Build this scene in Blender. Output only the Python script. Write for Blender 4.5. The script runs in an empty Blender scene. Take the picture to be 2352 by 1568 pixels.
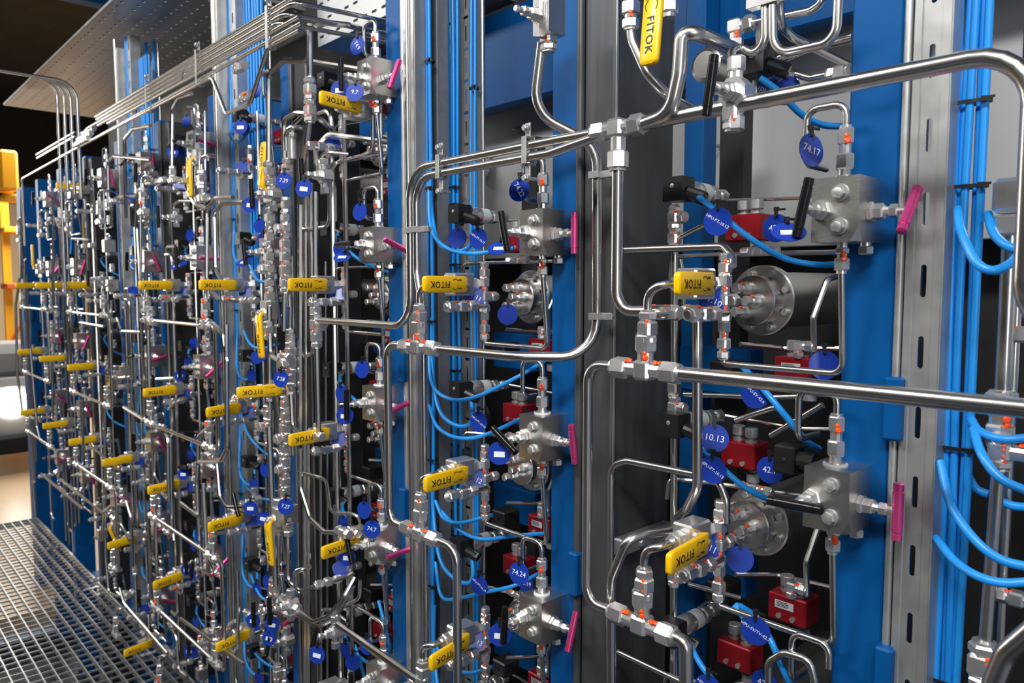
import bpy, bmesh, math, random
from mathutils import Vector, Matrix
C = bpy.context.scene
R = math.radians; PI = math.pi
V = Vector
# ---------------------------------------------------------------- camera
CAM = V((0, -1.0, 1.5)); F = 1730.0
YAW = R(42.7); PITCH = R(-4.2)
fw = V((-math.cos(YAW)*math.cos(PITCH), math.sin(YAW)*math.cos(PITCH), math.sin(PITCH)))
rt = fw.cross(V((0, 0, 1))).normalized(); up = rt.cross(fw)
cd = bpy.data.cameras.new('camera'); cam = bpy.data.objects.new('camera', cd); C.collection.objects.link(cam)
cam.matrix_world = Matrix.Translation(CAM) @ Matrix((rt, up, -fw)).transposed().to_4x4()
cd.sensor_width = 36; cd.lens = 36*F/2352; cd.clip_start = .02; cd.clip_end = 100
cd.dof.use_dof = True; cd.dof.focus_distance = 1.25; cd.dof.aperture_fstop = 7.1
C.camera = cam
# ---------------------------------------------------------------- light
w = bpy.data.worlds.new('hall_air'); C.world = w; w.use_nodes = True
w.node_tree.nodes['Background'].inputs[0].default_value = (.75, .85, 1, 1)
w.node_tree.nodes['Background'].inputs[1].default_value = .17
def area(name, loc, tgt, sx, sy, e, col=(1, 1, 1)):
    l = bpy.data.lights.new(name, 'AREA'); l.shape = 'RECTANGLE'; l.size = sx; l.size_y = sy; l.energy = e; l.color = col
    o = bpy.data.objects.new(name, l); C.collection.objects.link(o); o.location = loc
    o.rotation_euler = (V(tgt)-V(loc)).to_track_quat('-Z', 'Y').to_euler(); return o
area('ceiling_lamp', (.3, -1.9, 3.3), (-.6, 0, 1.2), 1.2, .35, 55, (1, .99, .97))
area('ceiling_lamp', (-2.0, -2.1, 3.6), (-2.4, 0, 1.2), 1.5, .3, 45, (1, .99, .97))
area('ceiling_lamp', (-4.6, -2.3, 3.6), (-4.6, 0, 1.0), 1.5, .3, 32, (1, .99, .97))
area('hall_lamp', (2.6, -2.6, 2.0), (-.6, 0, 1.4), .5, 1.8, 22, (.97, .99, 1))
area('far_hall_lamp', (-8.6, -1.4, 2.2), (-4, -.2, 1.2), .5, 1.6, 42, (1, .97, .9))
area('far_hall_lamp', (-12, 1.8, 3.8), (-12, .8, 0), 2.5, 2.5, 270, (1, .96, .88))
vs = C.view_settings; vs.view_transform = 'Standard'; vs.look = 'None'; vs.gamma = 1; vs.exposure = 0.43; vs.use_curve_mapping = False
# ---------------------------------------------------------------- pixel <-> place
def P(px, py, y):
    d = fw + rt*((px-1176)/F) + up*(-(py-784)/F)
    t = (y-CAM.y)/d.y
    return CAM + d*t
def proj(p):
    d = p-CAM; z = d.dot(fw)
    if z < .05: return None
    return (1176+F*d.dot(rt)/z, 784-F*d.dot(up)/z, z)
def seen(p, m=60):
    q = proj(p)
    return q is not None and -m < q[0] < 2352+m and -m < q[1] < 1568+m
# ---------------------------------------------------------------- materials
MATS = {}
def mat(name, col, metal=0, rough=.5, bump=0, scale=40, var=0, coat=0, emit=0, stretch=(1, 1, 1), spec=None, alpha=None):
    m = bpy.data.materials.new(name); m.use_nodes = True; nt = m.node_tree; b = nt.nodes['Principled BSDF']
    b.inputs['Base Color'].default_value = (*col, 1); b.inputs['Metallic'].default_value = metal; b.inputs['Roughness'].default_value = rough
    if coat: b.inputs['Coat Weight'].default_value = coat; b.inputs['Coat Roughness'].default_value = .08
    if spec is not None: b.inputs['Specular IOR Level'].default_value = spec
    if emit: b.inputs['Emission Color'].default_value = (*col, 1); b.inputs['Emission Strength'].default_value = emit
    if bump or var:
        tc = nt.nodes.new('ShaderNodeTexCoord'); mp = nt.nodes.new('ShaderNodeMapping'); mp.inputs['Scale'].default_value = stretch
        n = nt.nodes.new('ShaderNodeTexNoise'); n.inputs['Scale'].default_value = scale; n.inputs['Detail'].default_value = 4
        nt.links.new(tc.outputs['Object'], mp.inputs[0]); nt.links.new(mp.outputs[0], n.inputs['Vector'])
        if bump:
            bp = nt.nodes.new('ShaderNodeBump'); bp.inputs['Strength'].default_value = bump; bp.inputs['Distance'].default_value = .002
            nt.links.new(n.outputs[0], bp.inputs['Height']); nt.links.new(bp.outputs[0], b.inputs['Normal'])
        if var:
            mx = nt.nodes.new('ShaderNodeMix'); mx.data_type = 'RGBA'
            mx.inputs[6].default_value = (*[c*(1-var) for c in col], 1); mx.inputs[7].default_value = (*[min(1, c*(1+var)) for c in col], 1)
            nt.links.new(n.outputs[0], mx.inputs[0]); nt.links.new(mx.outputs[2], b.inputs['Base Color'])
            mr = nt.nodes.new('ShaderNodeMapRange'); mr.inputs[3].default_value = max(.02, rough*(1-var)); mr.inputs[4].default_value = min(1, rough*(1+var))
            nt.links.new(n.outputs[0], mr.inputs[0]); nt.links.new(mr.outputs[0], b.inputs['Roughness'])
    MATS[name] = m; return m
mat('tube_steel', (.68, .66, .63), 1, .27, 0, 12, .04)
mat('fitting_steel', (.78, .77, .76), .88, .30, .04, 60, .1)
mat('block_steel', (.70, .68, .64), 1, .34, .10, 90, .12, stretch=(1, 1, 14))
mat('tray_zinc', (.36, .36, .35), .35, .5, .08, 25, .2)
mat('cast_steel', (.34, .34, .35), .7, .45, .1, 60, .2)
mat('zinc', (.50, .50, .49), .75, .42, .08, 25, .2)
mat('blue_paint', (.0012, .078, .265), 0, .42, .10, 14, .08, 0, spec=.2)
mat('dark_post', (.075, .077, .081), .3, .42, .25, 8, .35, stretch=(6, 6, .7))
mat('shaded_black_post', (.028, .029, .031), .1, .5, .1, 8, .3)  # post paint darkened for the far bays' shade; also on rear uprights
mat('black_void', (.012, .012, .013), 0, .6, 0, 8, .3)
mat('yellow_vinyl', (.98, .57, .003), 0, .33, .03, 60, 0, .25)
mat('pink_alu', (.80, .085, .30), .7, .30)
mat('black_alu', (.012, .012, .013), .3, .22)
mat('black_plastic', (.014, .014, .015), 0, .38)
mat('cable_blue', (.015, .29, .80), 0, .34, 0, 30, .06)
mat('tag_blue', (.012, .045, .36), 0, .28, 0)
mat('tag_white', (.85, .87, .92), 0, .4)
mat('ink', (.012, .012, .012), 0, .5)
mat('orange_paint', (1, .085, .004), 0, .3, 0)
mat('red_alu', (.30, .008, .016), .35, .36, .06, 80, .12)
mat('white_plastic', (.8, .8, .8), 0, .4)
mat('label_grey', (.55, .57, .58), 0, .45)
mat('white_panel', (.42, .42, .42), .0, .42, .05, 6, .08)
mat('grating_steel', (.55, .56, .58), .85, .36, .1, 40, .25)
mat('beige_floor', (.72, .50, .30), 0, .35, 0, 3, .06)
mat('cream_wall', (.80, .62, .40), 0, .7, 0, 2, .08)
mat('pallet_yellow', (.9, .42, .01), 0, .5)
mat('rack_orange', (.55, .10, .01), 0, .5)
mat('ceiling_dark', (.006, .008, .012), 0, .8, 0, 2, .3)
mat('lamp_glow', (1, .96, .88), 0, .5, emit=14)
# ---------------------------------------------------------------- mesh kit
class MB:
    def __init__(s): s.v = []; s.f = []
    def add(s, vs, fs):
        o = len(s.v); s.v += [tuple(p) for p in vs]; s.f += [tuple(i+o for i in f) for f in fs]; return s
    def box(s, c, d, M=None):
        x, y, z = [q/2 for q in d]; c = V(c)
        vs = [V((i*x, j*y, k*z)) for i in (-1, 1) for j in (-1, 1) for k in (-1, 1)]
        if M: vs = [M @ p for p in vs]
        return s.add([c+p for p in vs], [(0, 1, 3, 2), (4, 6, 7, 5), (0, 4, 5, 1), (2, 3, 7, 6), (0, 2, 6, 4), (1, 5, 7, 3)])
    def hull(s, pts):
        bm = bmesh.new()
        for p in pts: bm.verts.new(p)
        bmesh.ops.convex_hull(bm, input=bm.verts); bmesh.ops.delete(bm, geom=[q for q in bm.verts if not q.link_faces], context='VERTS')
        bmesh.ops.dissolve_limit(bm, angle_limit=.02, verts=bm.verts, edges=bm.edges)
        bm.verts.index_update(); s.add([q.co for q in bm.verts], [[q.index for q in f.verts] for f in bm.faces]); bm.free(); return s
    def cbox(s, c, d, b=.002, M=None):
        x, y, z = [q/2 for q in d]; c = V(c); pts = []
        for i in (-1, 1):
            for j in (-1, 1):
                for k in (-1, 1):
                    for q in ((b, b, 0), (b, 0, b), (0, b, b)):
                        p = V((i*(x-q[0]), j*(y-q[1]), k*(z-q[2]))); pts.append(c+(M @ p if M else p))
        return s.hull(pts)
    def lathe(s, a, d, prof, n=16, cap=True, ph=0):
        a = V(a); d = V(d).normalized(); u = d.orthogonal().normalized(); w_ = d.cross(u)
        if abs(d.z) > .99: u = V((1, 0, 0)); w_ = d.cross(u)
        vs = []; fs = []
        for t, r in prof:
            for k in range(n):
                an = 2*PI*k/n+ph; vs.append(a+d*t+(u*math.cos(an)+w_*math.sin(an))*r)
        for i in range(len(prof)-1):
            for k in range(n):
                k2 = (k+1) % n; fs.append((i*n+k, i*n+k2, (i+1)*n+k2, (i+1)*n+k))
        if cap:
            fs.append(tuple(range(n-1, -1, -1))); o = (len(prof)-1)*n; fs.append(tuple(range(o, o+n)))
        return s.add(vs, fs)
    def cyl(s, a, b, r, n=16, ch=0):
        a = V(a); b = V(b); L = (b-a).length
        return s.lathe(a, b-a, [(0, r-ch), (ch, r), (L-ch, r), (L, r-ch)] if ch else [(0, r), (L, r)], n)
    def hexa(s, a, b, r):
        a = V(a); b = V(b); L = (b-a).length; c = min(r*.16, L*.2)
        return s.lathe(a, b-a, [(0, r*.86), (c, r), (L-c, r), (L, r*.86)], 6)
    def sweep(s, pts, r, n=12, cap=True):
        N = len(pts); vs = []; fs = []; t0 = (pts[1]-pts[0]).normalized(); u = t0.orthogonal().normalized()
        for i, p in enumerate(pts):
            t = (pts[min(i+1, N-1)]-pts[max(i-1, 0)]).normalized()
            u = (u-t*u.dot(t)).normalized(); w_ = t.cross(u)
            for k in range(n):
                an = 2*PI*k/n; vs.append(p+(u*math.cos(an)+w_*math.sin(an))*r)
        for i in range(N-1):
            for k in range(n):
                k2 = (k+1) % n; fs.append((i*n+k, i*n+k2, (i+1)*n+k2, (i+1)*n+k))
        if cap: fs.append(tuple(range(n-1, -1, -1))); fs.append(tuple(range((N-1)*n, N*n)))
        return s.add(vs, fs)
    def mesh(s, name, m, ang=38):
        me = bpy.data.meshes.new(name); me.from_pydata(s.v, [], s.f); me.materials.append(MATS[m])
        me.polygons.foreach_set('use_smooth', [True]*len(me.polygons)); me.update(); me.set_sharp_from_angle(angle=R(ang)); return me
def fillet(pts, rad, seg=6):
    out = [pts[0]]
    for i in range(1, len(pts)-1):
        a, b, c = pts[i-1], pts[i], pts[i+1]; d1 = a-b; d2 = c-b; l1 = d1.length; l2 = d2.length
        if l1 < 1e-6 or l2 < 1e-6: continue
        d1 /= l1; d2 /= l2; cs = max(-1, min(1, d1.dot(d2))); th = math.acos(cs)
        if th > PI-.02 or th < .03: out.append(b); continue
        t = min(rad/math.tan(th/2), l1*.48, l2*.48); p1 = b+d1*t; p2 = b+d2*t; r = t*math.tan(th/2)
        cen = b+(d1+d2).normalized()*(r/math.sin(th/2)); e1 = p1-cen; e2 = p2-cen; w_ = e1.angle(e2); sw = math.sin(w_)
        for k in range(seg+1):
            q = k/seg; out.append(cen+(e1*math.sin((1-q)*w_)+e2*math.sin(q*w_))/sw)
    out.append(pts[-1]); return out
def catmull(p, n=7):
    q = [p[0]*2-p[1]]+list(p)+[p[-1]*2-p[-2]]; out = []
    for i in range(1, len(q)-2):
        a, b, c, d = q[i-1:i+3]
        for k in range(n):
            t = k/n; out.append(.5*((2*b)+(c-a)*t+(2*a-5*b+4*c-d)*t*t+(3*b-a-3*c+d)*t**3))
    out.append(p[-1]); return out
# ---------------------------------------------------------------- objects
CACHE = {}
def K(key, fn, m, ang=38):
    k = (key, m)
    if k not in CACHE: mb = MB(); fn(mb); CACHE[k] = mb.mesh(str(key).replace(' ', '_')[:40] if isinstance(key, str) else key[0], m, ang)
    return CACHE[k]
THINGS = []
def ob(name, me, parent=None, M=None):
    o = bpy.data.objects.new(name, me); C.collection.objects.link(o)
    if parent: o.parent = parent
    if M is not None: o.matrix_basis = M
    return o
def thing(name, me, M, desc, cat, group=None, full=False):
    """full: desc is a finished label; else a place phrase is added at the end"""
    o = ob(name, me, None, M); o['label'] = desc; o['category'] = cat
    if group: o['group'] = group
    THINGS.append((o, desc, full)); return o
def struct(name, me, M=None):
    o = ob(name, me, None, M); o['kind'] = 'structure'; return o
def T3(v): return Matrix.Translation(V(v))
def frame(loc, x, z):
    """local +X -> x, local +Z -> z"""
    x = V(x).normalized(); z = V(z); z = (z-x*z.dot(x)).normalized(); y = z.cross(x)
    return T3(loc) @ Matrix((x, y, z)).transposed().to_4x4()
X, Y, Z = V((1, 0, 0)), V((0, 1, 0)), V((0, 0, 1))
# lettering
def text_mesh(s, size, m='ink', bold=0):
    k = ('lettering', s, size, m, bold)
    if k not in CACHE:
        cu = bpy.data.curves.new('t', 'FONT'); cu.body = s; cu.size = size; cu.extrude = .0002; cu.offset = bold; cu.align_x = 'CENTER'; cu.align_y = 'CENTER'; cu.resolution_u = 2; cu.space_character = 1.12 if bold else 1
        o = bpy.data.objects.new('t', cu); C.collection.objects.link(o); bpy.context.view_layer.update()
        me = bpy.data.meshes.new_from_object(o.evaluated_get(bpy.context.evaluated_depsgraph_get())); me.name = 'lettering'
        me.materials.clear(); me.materials.append(MATS[m]); bpy.data.objects.remove(o); CACHE[k] = me
    return CACHE[k]
# tubes
TG = 'bent steel tubes of the hydraulic wall'
def tube(pts, r=.0048, desc='thin bent steel tube', rad=None, m='tube_steel', cat='tube', full=False, name='steel_tube', group=None, n=12):
    w3 = [P(*p) if not isinstance(p, Vector) else p for p in pts]
    return tubew(w3, r, desc, rad, m, cat, full, name, group, n)
def tubew(w3, r, desc, rad=None, m='tube_steel', cat='tube', full=False, name='steel_tube', group=None, n=12):
    o0 = w3[0].copy(); q = fillet([p-o0 for p in w3], rad or r*3.4)
    return thing(name, MB().sweep(q, r, n).mesh(name, m), T3(o0), desc, cat, group, full)
def cable(pts, r=.0042, desc='blue cable', full=False, group=None):
    w3 = [P(*p) if not isinstance(p, Vector) else p for p in pts]; o0 = w3[0].copy()
    return thing('blue_cable', MB().sweep(catmull([p-o0 for p in w3]), r, 10).mesh('blue_cable', 'cable_blue'), T3(o0), desc, 'cable', group, full)
# fittings : body with arms; nuts and paint dots are parts
def nut_me(r, L): return K(('nut', r, L), lambda mb: (mb.hexa((0, 0, 0), (L, 0, 0), r), mb.cyl((L, 0, 0), (L+r*.18, 0, 0), r*.78, 12)), 'fitting_steel', 25)
def dot_me(r): 
    def f(mb):
        mb.lathe((0, 0, -r*.15), (0, 0, 1), [(0, r*.3), (r*.2, r*.42), (r*.36, r*.25)], 8); mb.lathe((r*.6, r*.1, -r*.15), (0, 0, 1), [(0, r*.2), (r*.2, r*.33), (r*.3, r*.18)], 8)
        mb.box((r*.3, 0, 0), (r*.7, r*.28, r*.2))
    return K(('paint_mark', r), f, 'orange_paint')
RND = random.Random(7)
def fitting(loc, arms, r=.011, desc='steel compression fitting', lod=0, cat='fitting', full=False, name='tube_fitting', dots=True):
    """arms: list of (direction, total length). loc: Vector centre"""
    arms = [(V(d).normalized(), L) for d, L in arms]
    key = (name, tuple((tuple(round(c, 2) for c in d), round(L, 4)) for d, L in arms), r, lod)
    def f(mb):
        mb.cbox((0, 0, 0), (r*1.75,)*3, r*.25)
        for d, L in arms:
            nl = min(r*1.7, L*.5)
            mb.cyl((0, 0, 0), d*(L-nl*.5), r*.72, 12)
            if L-nl > r*2.2: mb.hexa(d*(r*1.15), d*(L-nl-r*.35), r*.95)
            if lod: mb.hexa(d*(L-nl), d*L, r)
    o = thing(name, K(key, f, 'fitting_steel', 25), T3(loc), desc, cat, None, full)
    if not lod:
        for d, L in arms:
            nl = min(r*1.7, L*.5); ref = Z if abs(d.z) < .9 else X
            ob('nut', nut_me(r, nl), o, frame(d*(L-nl), d, ref))
            if dots and RND.random() < (.75 if loc.x > -1.3 else .35):
                n_ = V((.6, -.8, 0)) if abs(d.z) > .9 else V((.2, -.5, .85)); n_ = (n_-d*n_.dot(d)).normalized()
                ob('paint_mark', dot_me(r*.66), o, frame(d*(L-nl-r*.45)+n_*r*.9, d, n_))
    elif dots and lod == 1 and RND.random() < .4:
        d, L = arms[0]; n_ = V((.6, -.8, .1)); n_ = (n_-d*n_.dot(d)).normalized()
        ob('paint_mark', dot_me(r), o, frame(d*(L*.5)+n_*r*.9, d, n_))
    return o
# round blue tag
def tag(loc, nrm, text='', r=.021, desc=None, lod=0, txtrot=0, white=False, full=False):
    def f(mb): mb.lathe((0, 0, -.0006), (0, 0, 1), [(0, r), (.0012, r)], 28)
    nrm = V(nrm).normalized(); x = Z.cross(nrm).normalized(); M = frame(loc, x, nrm)
    o = thing('round_tag', K(('tag', r), f, 'tag_blue'), M, desc or ('round blue tag reading %s' % text if text else 'round blue tag'), 'tag', None, full)
    if text and lod == 0:
        ob('lettering', text_mesh(text, .0135 if len(text) < 7 else .0066, 'tag_white'), o, T3((0, 0, .0008)) @ Matrix.Rotation(txtrot, 4, 'Z'))
    if white: ob('white_sticker', K('white_sticker', lambda mb: mb.cbox((0, 0, 0), (.020, .010, .0004), .0001), 'tag_white'), o, T3((0, -.002, .0009)) @ Matrix.Rotation(txtrot, 4, 'Z'))
    if lod < 2:
        def g(mb):
            mb.cyl((0, r*.85, -.003), (0, r*.85, .005), .0022, 8); mb.box((0, r*1.1, .002), (.005, r*.55, .0025)); mb.box((.006, r*1.3, .002), (.016, .003, .0025)); mb.box((0, r*1.35, .001), (.007, .006, .005))
        ob('cable_tie', K(('tie', r), g, 'black_plastic'), o)
    return o
# yellow handled ball valve. local: stem +X, handle along -Y, flow Y
def sleeve_f(mb):
    z = .0155; t = .0045
    prof = [(-.002, .004), (.010, .004), (.017, -.003), (.020, -.012), (.020, -.118)]
    # plate following the bent centre line (x,y), rounded in z
    pts = [V((a, b, 0)) for a, b in prof]; vs = []; sec = [(-1, -.86), (-1, .86), (-.55, 1), (.55, 1), (1, .86), (1, -.86), (.55, -1), (-.55, -1)]
    P2 = pts[:-1]+[V((.020, -.105, 0)), V((.020, -.114, 0)), V((.020, -.118, 0)), V((.020, -.1195, 0))]
    sc = [1]*len(pts[:-1])+[1, .97, .88, .62]
    n = len(P2); fs = []
    for i, p in enumerate(P2):
        tdir = (P2[min(i+1, n-1)]-P2[max(i-1, 0)]).normalized(); nn = V((-tdir.y, tdir.x, 0)); hz = z*(.62 if i < 2 else (.85 if i == 2 else 1))*sc[i]
        for a, b in sec: vs.append(p+nn*a*t*(sc[i]*.5+.5)+Z*b*hz)
    for i in range(n-1):
        for k in range(8): fs.append((i*8+k, i*8+(k+1) % 8, i*8+8+(k+1) % 8, i*8+8+k))
    fs.append(tuple(range(7, -1, -1))); fs.append(tuple(range((n-1)*8, n*8))); mb.add(vs, fs)
def ball_valve(M, desc='ball valve with yellow handle', lod=0, hrot=R(13), flip=True, full=False, flow=True, cat='valve'):
    def body(mb):
        mb.cbox((-.008, .012, 0), (.034, .052, .044), .003)
        if flow:
            mb.hexa((-.008, -.014, 0), (-.008, -.034, 0), .0135); mb.cyl((-.008, -.034, 0), (-.008, -.04, 0), .010, 12)
            mb.hexa((-.008, .036, 0), (-.008, .058, 0), .0135)
        mb.lathe((.009, .004, 0), X, [(0, .013), (.003, .013), (.004, .009), (.016, .009)], 14)
    o = thing('ball_valve', K(('valve_body', flow), body, 'fitting_steel', 25), M, desc, cat, None, full)
    def sp(mb):
        mb.hexa((.016, .004, 0), (.024, .004, 0), .0085); mb.cyl((.022, .004, 0), (.030, .004, 0), .004, 10); mb.cbox((.020, -.004, 0), (.003, .034, .020), .001)
    if lod < 2: ob('handle_plate', K('handle_plate', sp, 'zinc', 25), o)
    H = T3((0, .004, 0)) @ Matrix.Rotation(hrot, 4, 'Z')
    h = ob('handle', K('handle', lambda mb: sleeve_f(mb), 'yellow_vinyl', 50), o, H @ T3((.004, 0, 0)))
    if lod < 2:
        q = V((.0248, -.080, 0)); M2 = frame(q, V((0, 1, 0)) if not flip else V((0, -1, 0)), X)
        # text reads along the handle, upside down in the place
        M2 = T3(q) @ Matrix((V((0, 1, 0)), V((0, 0, 1)), V((1, 0, 0)))).transposed().to_4x4()
        if flip: M2 = M2 @ Matrix.Rotation(PI, 4, 'Z')
        ob('lettering', text_mesh('FITOK', .0170, 'ink', .0002), h, M2)
        def mk(mb):
            for s in (-1, 1):
                p = [V((.0247, -.040+.008*math.cos(a)*1.0, s*(.004+.006*math.sin(a)))) for a in [PI*k/7*.75+.2 for k in range(8)]]
                mb.sweep(p, .0006, 5)
                for j in range(3): mb.box((.0247, -.030+j*.003, s*.008), (.0004, .002, .003))
        if lod == 0: ob('direction_mark', K('direction_mark', mk, 'ink'), h)
    return o
# T-bar
def bar_f(mb): mb.lathe((0, 0, -.036), Z, [(0, .0045), (.001, .0062), (.009, .0062), (.0095, .0055), (.0105, .0055), (.011, .0065), (.061, .0065), (.0615, .0056), (.0625, .0056), (.063, .0062), (.071, .0062), (.072, .0045)], 14)
def tbar(o, loc, stem, ang, m, L=1.0):
    """stem: direction; the bar turns about it"""
    stem = V(stem).normalized(); side = Z.cross(stem)
    zz = Z*math.cos(ang)+side*math.sin(ang)
    return ob('pink_handle' if m == 'pink_alu' else 'black_handle', K('bar', bar_f, m), o, frame(loc, stem, zz))
# valve manifold block on a column
def bonnet_f(mb):  # along +X from 0
    mb.hexa((0, 0, 0), (.007, 0, 0), .013); mb.hexa((.007, 0, 0), (.019, 0, 0), .0105); mb.cyl((.019, 0, 0), (.025, 0, 0), .006, 12)
    mb.hexa((.025, 0, 0), (.035, 0, 0), .0085); mb.cyl((.035, 0, 0), (.046, 0, 0), .0045, 10); mb.lathe((.044, 0, 0), X, [(0, .005), (.002, .006), (.006, .0045)], 10)
def manifold(M, pa=0, ba=0, desc='steel valve block with pink and black bar handles', lod=0, full=False):
    def blk(mb):
        a, b, c = .0295, .0335, .0400
        pts = [(x, y, z) for x in (-a, a) for y in (-b, b) for z in (-c, c) if not (x > 0 and y > 0 and False)]
        pts = [(-a, -b, -c), (-a, b, -c), (-a, -b, c), (-a, b, c), (a, -b, c), (a, b, c), (a, b, -c), (a-.010, -b, -c), (a, -b, -c+.018), (a, -b+.012, -c)]
        mb.hull([V(p) for p in pts])
    o = thing('valve_block', K('valve_block', blk, 'block_steel', 20), M, desc, 'valve', None, full)
    bolt = lambda mb: (mb.cyl((0, 0, 0), (0, -.002, 0), .0105, 16), mb.hexa((0, -.002, 0), (0, -.008, 0), .0085), mb.lathe((0, -.008, 0), (0, -1, 0), [(0, .006), (.001, .003)], 10))
    if lod < 2:
        for z in (.020, -.021): ob('bolt', K('bolt', bolt, 'zinc', 30), o, T3((.006, -.0335, z)))
    topf = lambda mb: (mb.cyl((0, 0, 0), (0, 0, .004), .013, 16), mb.cyl((0, 0, 0), (0, 0, .03), .008, 14), mb.hexa((0, 0, .012), (0, 0, .032), .0115), mb.cyl((0, 0, .032), (0, 0, .044), .0075, 12), mb.hexa((0, 0, .044), (0, 0, .064), .0105), mb.cyl((0, 0, .064), (0, 0, .067), .008))
    t = ob('top_fitting', K('top_fitting', topf, 'fitting_steel', 25), o, T3((-.004, 0, .040)))
    botf = lambda mb: (mb.cyl((0, 0, 0), (0, 0, -.02), .0062, 12), mb.hexa((0, 0, -.006), (0, 0, -.014), .009), mb.hexa((0, 0, -.019), (0, 0, -.035), .010), mb.cyl((0, 0, -.035), (0, 0, -.039), .0065))
    t2 = ob('bottom_fitting', K('bottom_fitting', botf, 'fitting_steel', 25), o, T3((-.004, 0, -.040)))
    if lod < 2:
        ob('plug', K('plug', lambda mb: (mb.cyl((0, 0, 0), (0, 0, -.005), .007), mb.hexa((0, 0, -.004), (0, 0, -.015), .0095)), 'fitting_steel', 25), o, T3((.018, .018, -.040)))
        ob('paint_mark', dot_me(.010), t, frame(V((.006, -.008, .047)), Z, V((.6, -.8, 0))))
        ob('paint_mark', dot_me(.010), t2, frame(V((.006, -.007, -.020)), Z, V((.6, -.8, 0))))
        ob('seal_ring', K('seal_ring', lambda mb: mb.cyl((0, 0, 0), (0, 0, .0025), .0155, 18), 'white_plastic'), o, T3((-.004, 0, .0398)))
    f1 = ob('front_bonnet', K('bonnet', bonnet_f, 'fitting_steel', 25), o, frame(V((-.017, -.0335, 0)), -Y, Z))
    f2 = ob('side_bonnet', K('bonnet', bonnet_f, 'fitting_steel', 25), o, frame(V((.0295, -.004, -.004)), X, Z))
    tbar(o, V((-.017, -.0335-.049, 0)), -Y, ba, 'black_alu'); tbar(o, V((.0295+.047, -.004, -.004)), X, pa, 'pink_alu')
    return o
# small two-way needle valve (no big block): body cylinder with bar
def needle_valve(loc, d, ba=0, m='black_alu', desc='small needle valve with black bar handle', lod=0, full=False, r=.019):
    """stem direction d"""
    def f(mb):
        mb.hull([V((x, r*.95*math.cos(a), r*.95*math.sin(a))) for x in (-.016, .010) for a in [PI*k/4+PI/8 for k in range(8)]])
        mb.cyl((0, 0, r*.5), (0, 0, r*1.5), .0085, 12); mb.hexa((0, 0, r*1.3), (0, 0, r*2.2), .0115)
        mb.cyl((0, 0, -r*.5), (0, 0, -r*1.5), .0085, 12); mb.hexa((0, 0, -r*1.3), (0, 0, -r*2.2), .0115)
    o = thing('needle_valve', K(('needle', r), f, 'fitting_steel', 25), frame(loc, d, Z), desc, 'valve', None, full)
    ob('bonnet', K('bonnet', bonnet_f, 'fitting_steel', 25), o, T3((.010, 0, 0)))
    ob('black_handle' if m == 'black_alu' else 'pink_handle', K('bar', bar_f, m), o, T3((.058, 0, 0)) @ Matrix.Rotation(ba, 4, 'X'))
    return o
# pressure transmitter. local axis +X from plug to tip
def sensor(loc, d, desc='pressure sensor with black plug', lod=0, full=False):
    def body(mb):
        mb.lathe((0, 0, 0), X, [(.010, .012), (.016, .0145), (.030, .0145), (.032, .0135), (.058, .0135), (.060, .010), (.064, .010)], 18)
        mb.hexa((.064, 0, 0), (.078, 0, 0), .0125); mb.cyl((.078, 0, 0), (.090, 0, 0), .006, 12); mb.hexa((.088, 0, 0), (.104, 0, 0), .0095)
    o = thing('pressure_sensor', K('sensor', body, 'fitting_steel', 30), frame(loc, d, Z) @ Matrix.Scale(1.16, 4), desc, 'sensor', None, full)
    def plug(mb):
        mb.hull([V(p) for p in ((-.024, -.015, .016), (-.024, .015, .016), (-.024, -.015, -.016), (-.024, .015, -.016), (.004, -.015, .016), (.004, .015, .016), (.004, -.015, -.016), (.004, .015, -.016), (.012, -.011, .011), (.012, .011, .011), (.012, -.011, -.011), (.012, .011, -.011))])
        mb.cyl((-.008, -.012, -.004), (.002, -.030, -.012), .0088, 12); mb.hexa((-.001, -.022, -.009), (.004, -.034, -.0145), .0098)
    p = ob('plug', K('sensor_plug', plug, 'black_plastic', 25), o)
    if lod < 2:
        ob('screw', K('screw', lambda mb: mb.lathe((0, 0, 0), (-1, 0, 0), [(0, .003), (.001, .003), (.0015, .002)], 10), 'zinc'), p, T3((-.024, 0, .004)))
        ob('rating_label', K('rating_label', lambda mb: mb.lathe((.036, 0, 0), X, [(0, .0137), (.018, .0137)], 18, False), 'label_grey'), o)
    return o
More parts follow.
